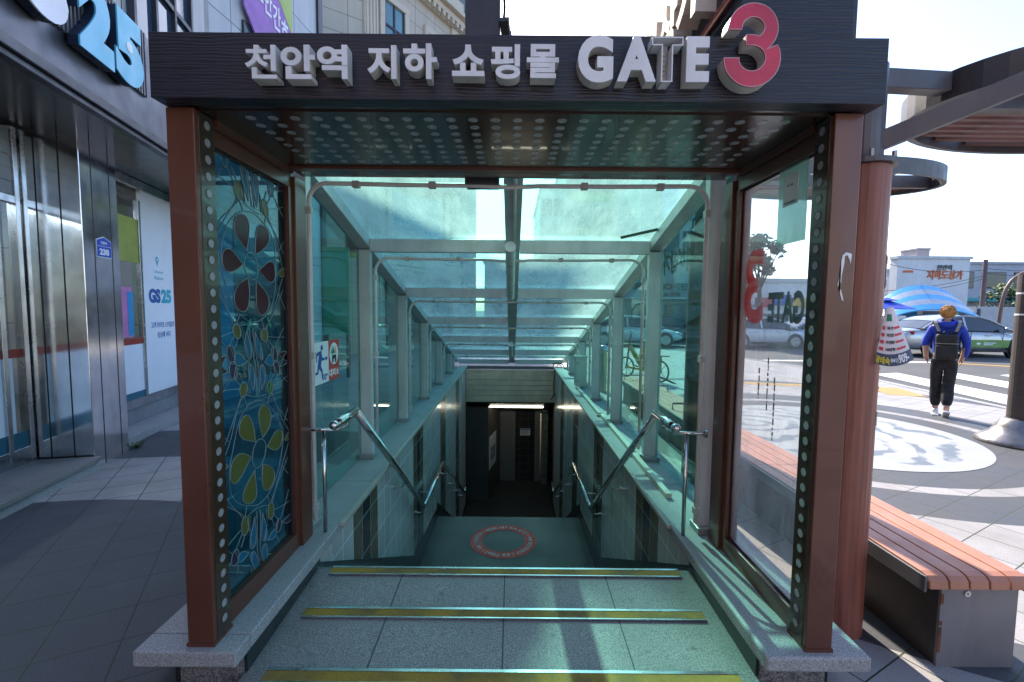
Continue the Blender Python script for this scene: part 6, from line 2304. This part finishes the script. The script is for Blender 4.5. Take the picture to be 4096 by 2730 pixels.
# shops far right behind the taxi level and behind the clear pane
fs_ = block('colourful_shop_row', 'row of low shops with coloured signs seen through the clear right pane', 13.8, 21.5, 31, 33.5, 3.6, (.72, .72, .70))
random.seed(21)
cols = [(.02, .25, .12), (.5, .5, .5), (.45, .05, .05), (.03, .12, .4), (.5, .35, .05)]
for k in range(6):
    MB().box(14 + k * 1.22, 15.1 + k * 1.22, 30.75, 30.97, 1.9 + (k % 2) * .15, 2.55 + (k % 2) * .2).build('shop_sign', PM('shop_sign_' + 'abcdef'[k], cols[k % 5], .5, var=.3, sc=3), fs_)
windows(fs_, 14, 21.3, 31, -.1, 1.8, 6, 1)

leafs = []
for nm, c in (('leaf_dark', (.035, .07, .02)), ('leaf_mid', (.06, .11, .03)), ('leaf_light', (.10, .15, .04))):
    leafs.append(PM(nm, c, .65, var=.3, sc=6))
bark = PM('bark', (.08, .06, .045), .9, var=.3, sc=10)


def tree(x, y, h, r, label, seed):
    random.seed(seed)
    tr_ = E('street_tree', (x, y, 0), label, 'tree', 'street trees beyond the road')
    t_ = MB().tube(smoothed([(x, y, -.1), (x + .05, y, h * .3), (x - .08, y + .05, h * .55), (x, y, h * .8)]), [.16] * 6 + [.12] * 6 + [.06] * 7, 8)
    for k in range(6):
        a = random.uniform(0, 6.28)
        t_.tube([(x, y, h * .4), (x + r * .5 * math.cos(a), y + r * .5 * math.sin(a), h * .6), (x + r * .8 * math.cos(a), y + r * .8 * math.sin(a), h * .72)], [.06, .04, .015], 6)
    t_.build('trunk', bark, tr_)
    clumps = []
    for k in range(26):
        a, b = random.uniform(0, 6.28), random.uniform(-.8, 1)
        rr = r * (.35 + .65 * random.random() ** .5)
        clumps.append(Vector((x + rr * math.cos(a) * math.sqrt(max(0, 1 - b * b)), y + rr * math.sin(a) * math.sqrt(max(0, 1 - b * b)), h * .68 + b * r * .85)))
    ms = [MB(), MB(), MB()]
    for c in clumps:
        mb = ms[random.choice((0, 0, 1, 1, 2))]
        cr = r * random.uniform(.2, .38)
        for q in range(75):
            d = Vector((random.gauss(0, 1), random.gauss(0, 1), random.gauss(0, 1))).normalized() * cr * random.random() ** .4
            p = c + d
            s_ = random.uniform(.09, .17)
            u = Vector((random.gauss(0, 1), random.gauss(0, 1), random.gauss(0, 1))).normalized()
            v = u.orthogonal().normalized()
            mb.add([p - u * s_, p + v * s_ * .6, p + u * s_, p - v * s_ * .6], [(0, 1, 2, 3)])
    for i, mb in enumerate(ms):
        mb.build('crown', leafs[i], tr_, fixn=False)


tree(14.3, 26.5, 7.0, 1.2, 'street tree with a broad crown behind the clear right pane beside the red 3', 1)

tree(42.5, 39.5, 3.6, 1.6, 'low bushy tree before the grey station building at the right edge', 3)
tree(12.2, 42.0, 7.6, 2.6, 'large street tree seen through the glass roof before the tall banded building', 4)
tree(7.6, 38.0, 8.4, 2.4, 'tallest street tree behind the coffee shop roof', 5)

# solid panel and notice standing in for a reflection in the clear pane
fp = E('reflected_notice_panel', (1.255, 2.1, 1.9), 'pale green reflection with a small white notice, modelled as a panel inside the clear right pane', 'reflection panel')
fm = glass('reflection_green', (.62, .80, .72), .5, (.45, .62, .52), 2, base=.28, lo=.2, hi=.9)
MB().box(1.252, 1.258, 1.985, 2.19, 1.93, 2.335).build('panel', fm, fp)
MB().box(1.247, 1.2515, 2.04, 2.145, 2.10, 2.235).build('notice', white_p, fp)
m_ = MB()
m_.box(1.245, 1.2468, 2.075, 2.09, 2.185, 2.192).box(1.245, 1.2468, 2.10, 2.112, 2.185, 2.192).box(1.245, 1.2468, 2.05, 2.135, 2.108, 2.116)
m_.build('print', PM('notice_print', (.08, .16, .22), .5), fp)

# ------------------------------------------------------------------ buildings behind the viewer (seen in reflections)
bk = block('brick_row_building', 'orange brick building across the square behind the viewer', -16, -1, -22, -14, 13, (.42, .22, .13), grp='buildings behind the viewer')
windows(bk, -15.5, -1.5, -13.8, 1, 12.5, 7, 4)
bk2 = block('pale_corner_building', 'pale concrete building across the square behind the viewer', 1, 14, -24, -16, 9, (.50, .48, .44), grp='buildings behind the viewer')
windows(bk2, 1.5, 13.5, -15.8, 1, 8.5, 6, 3)
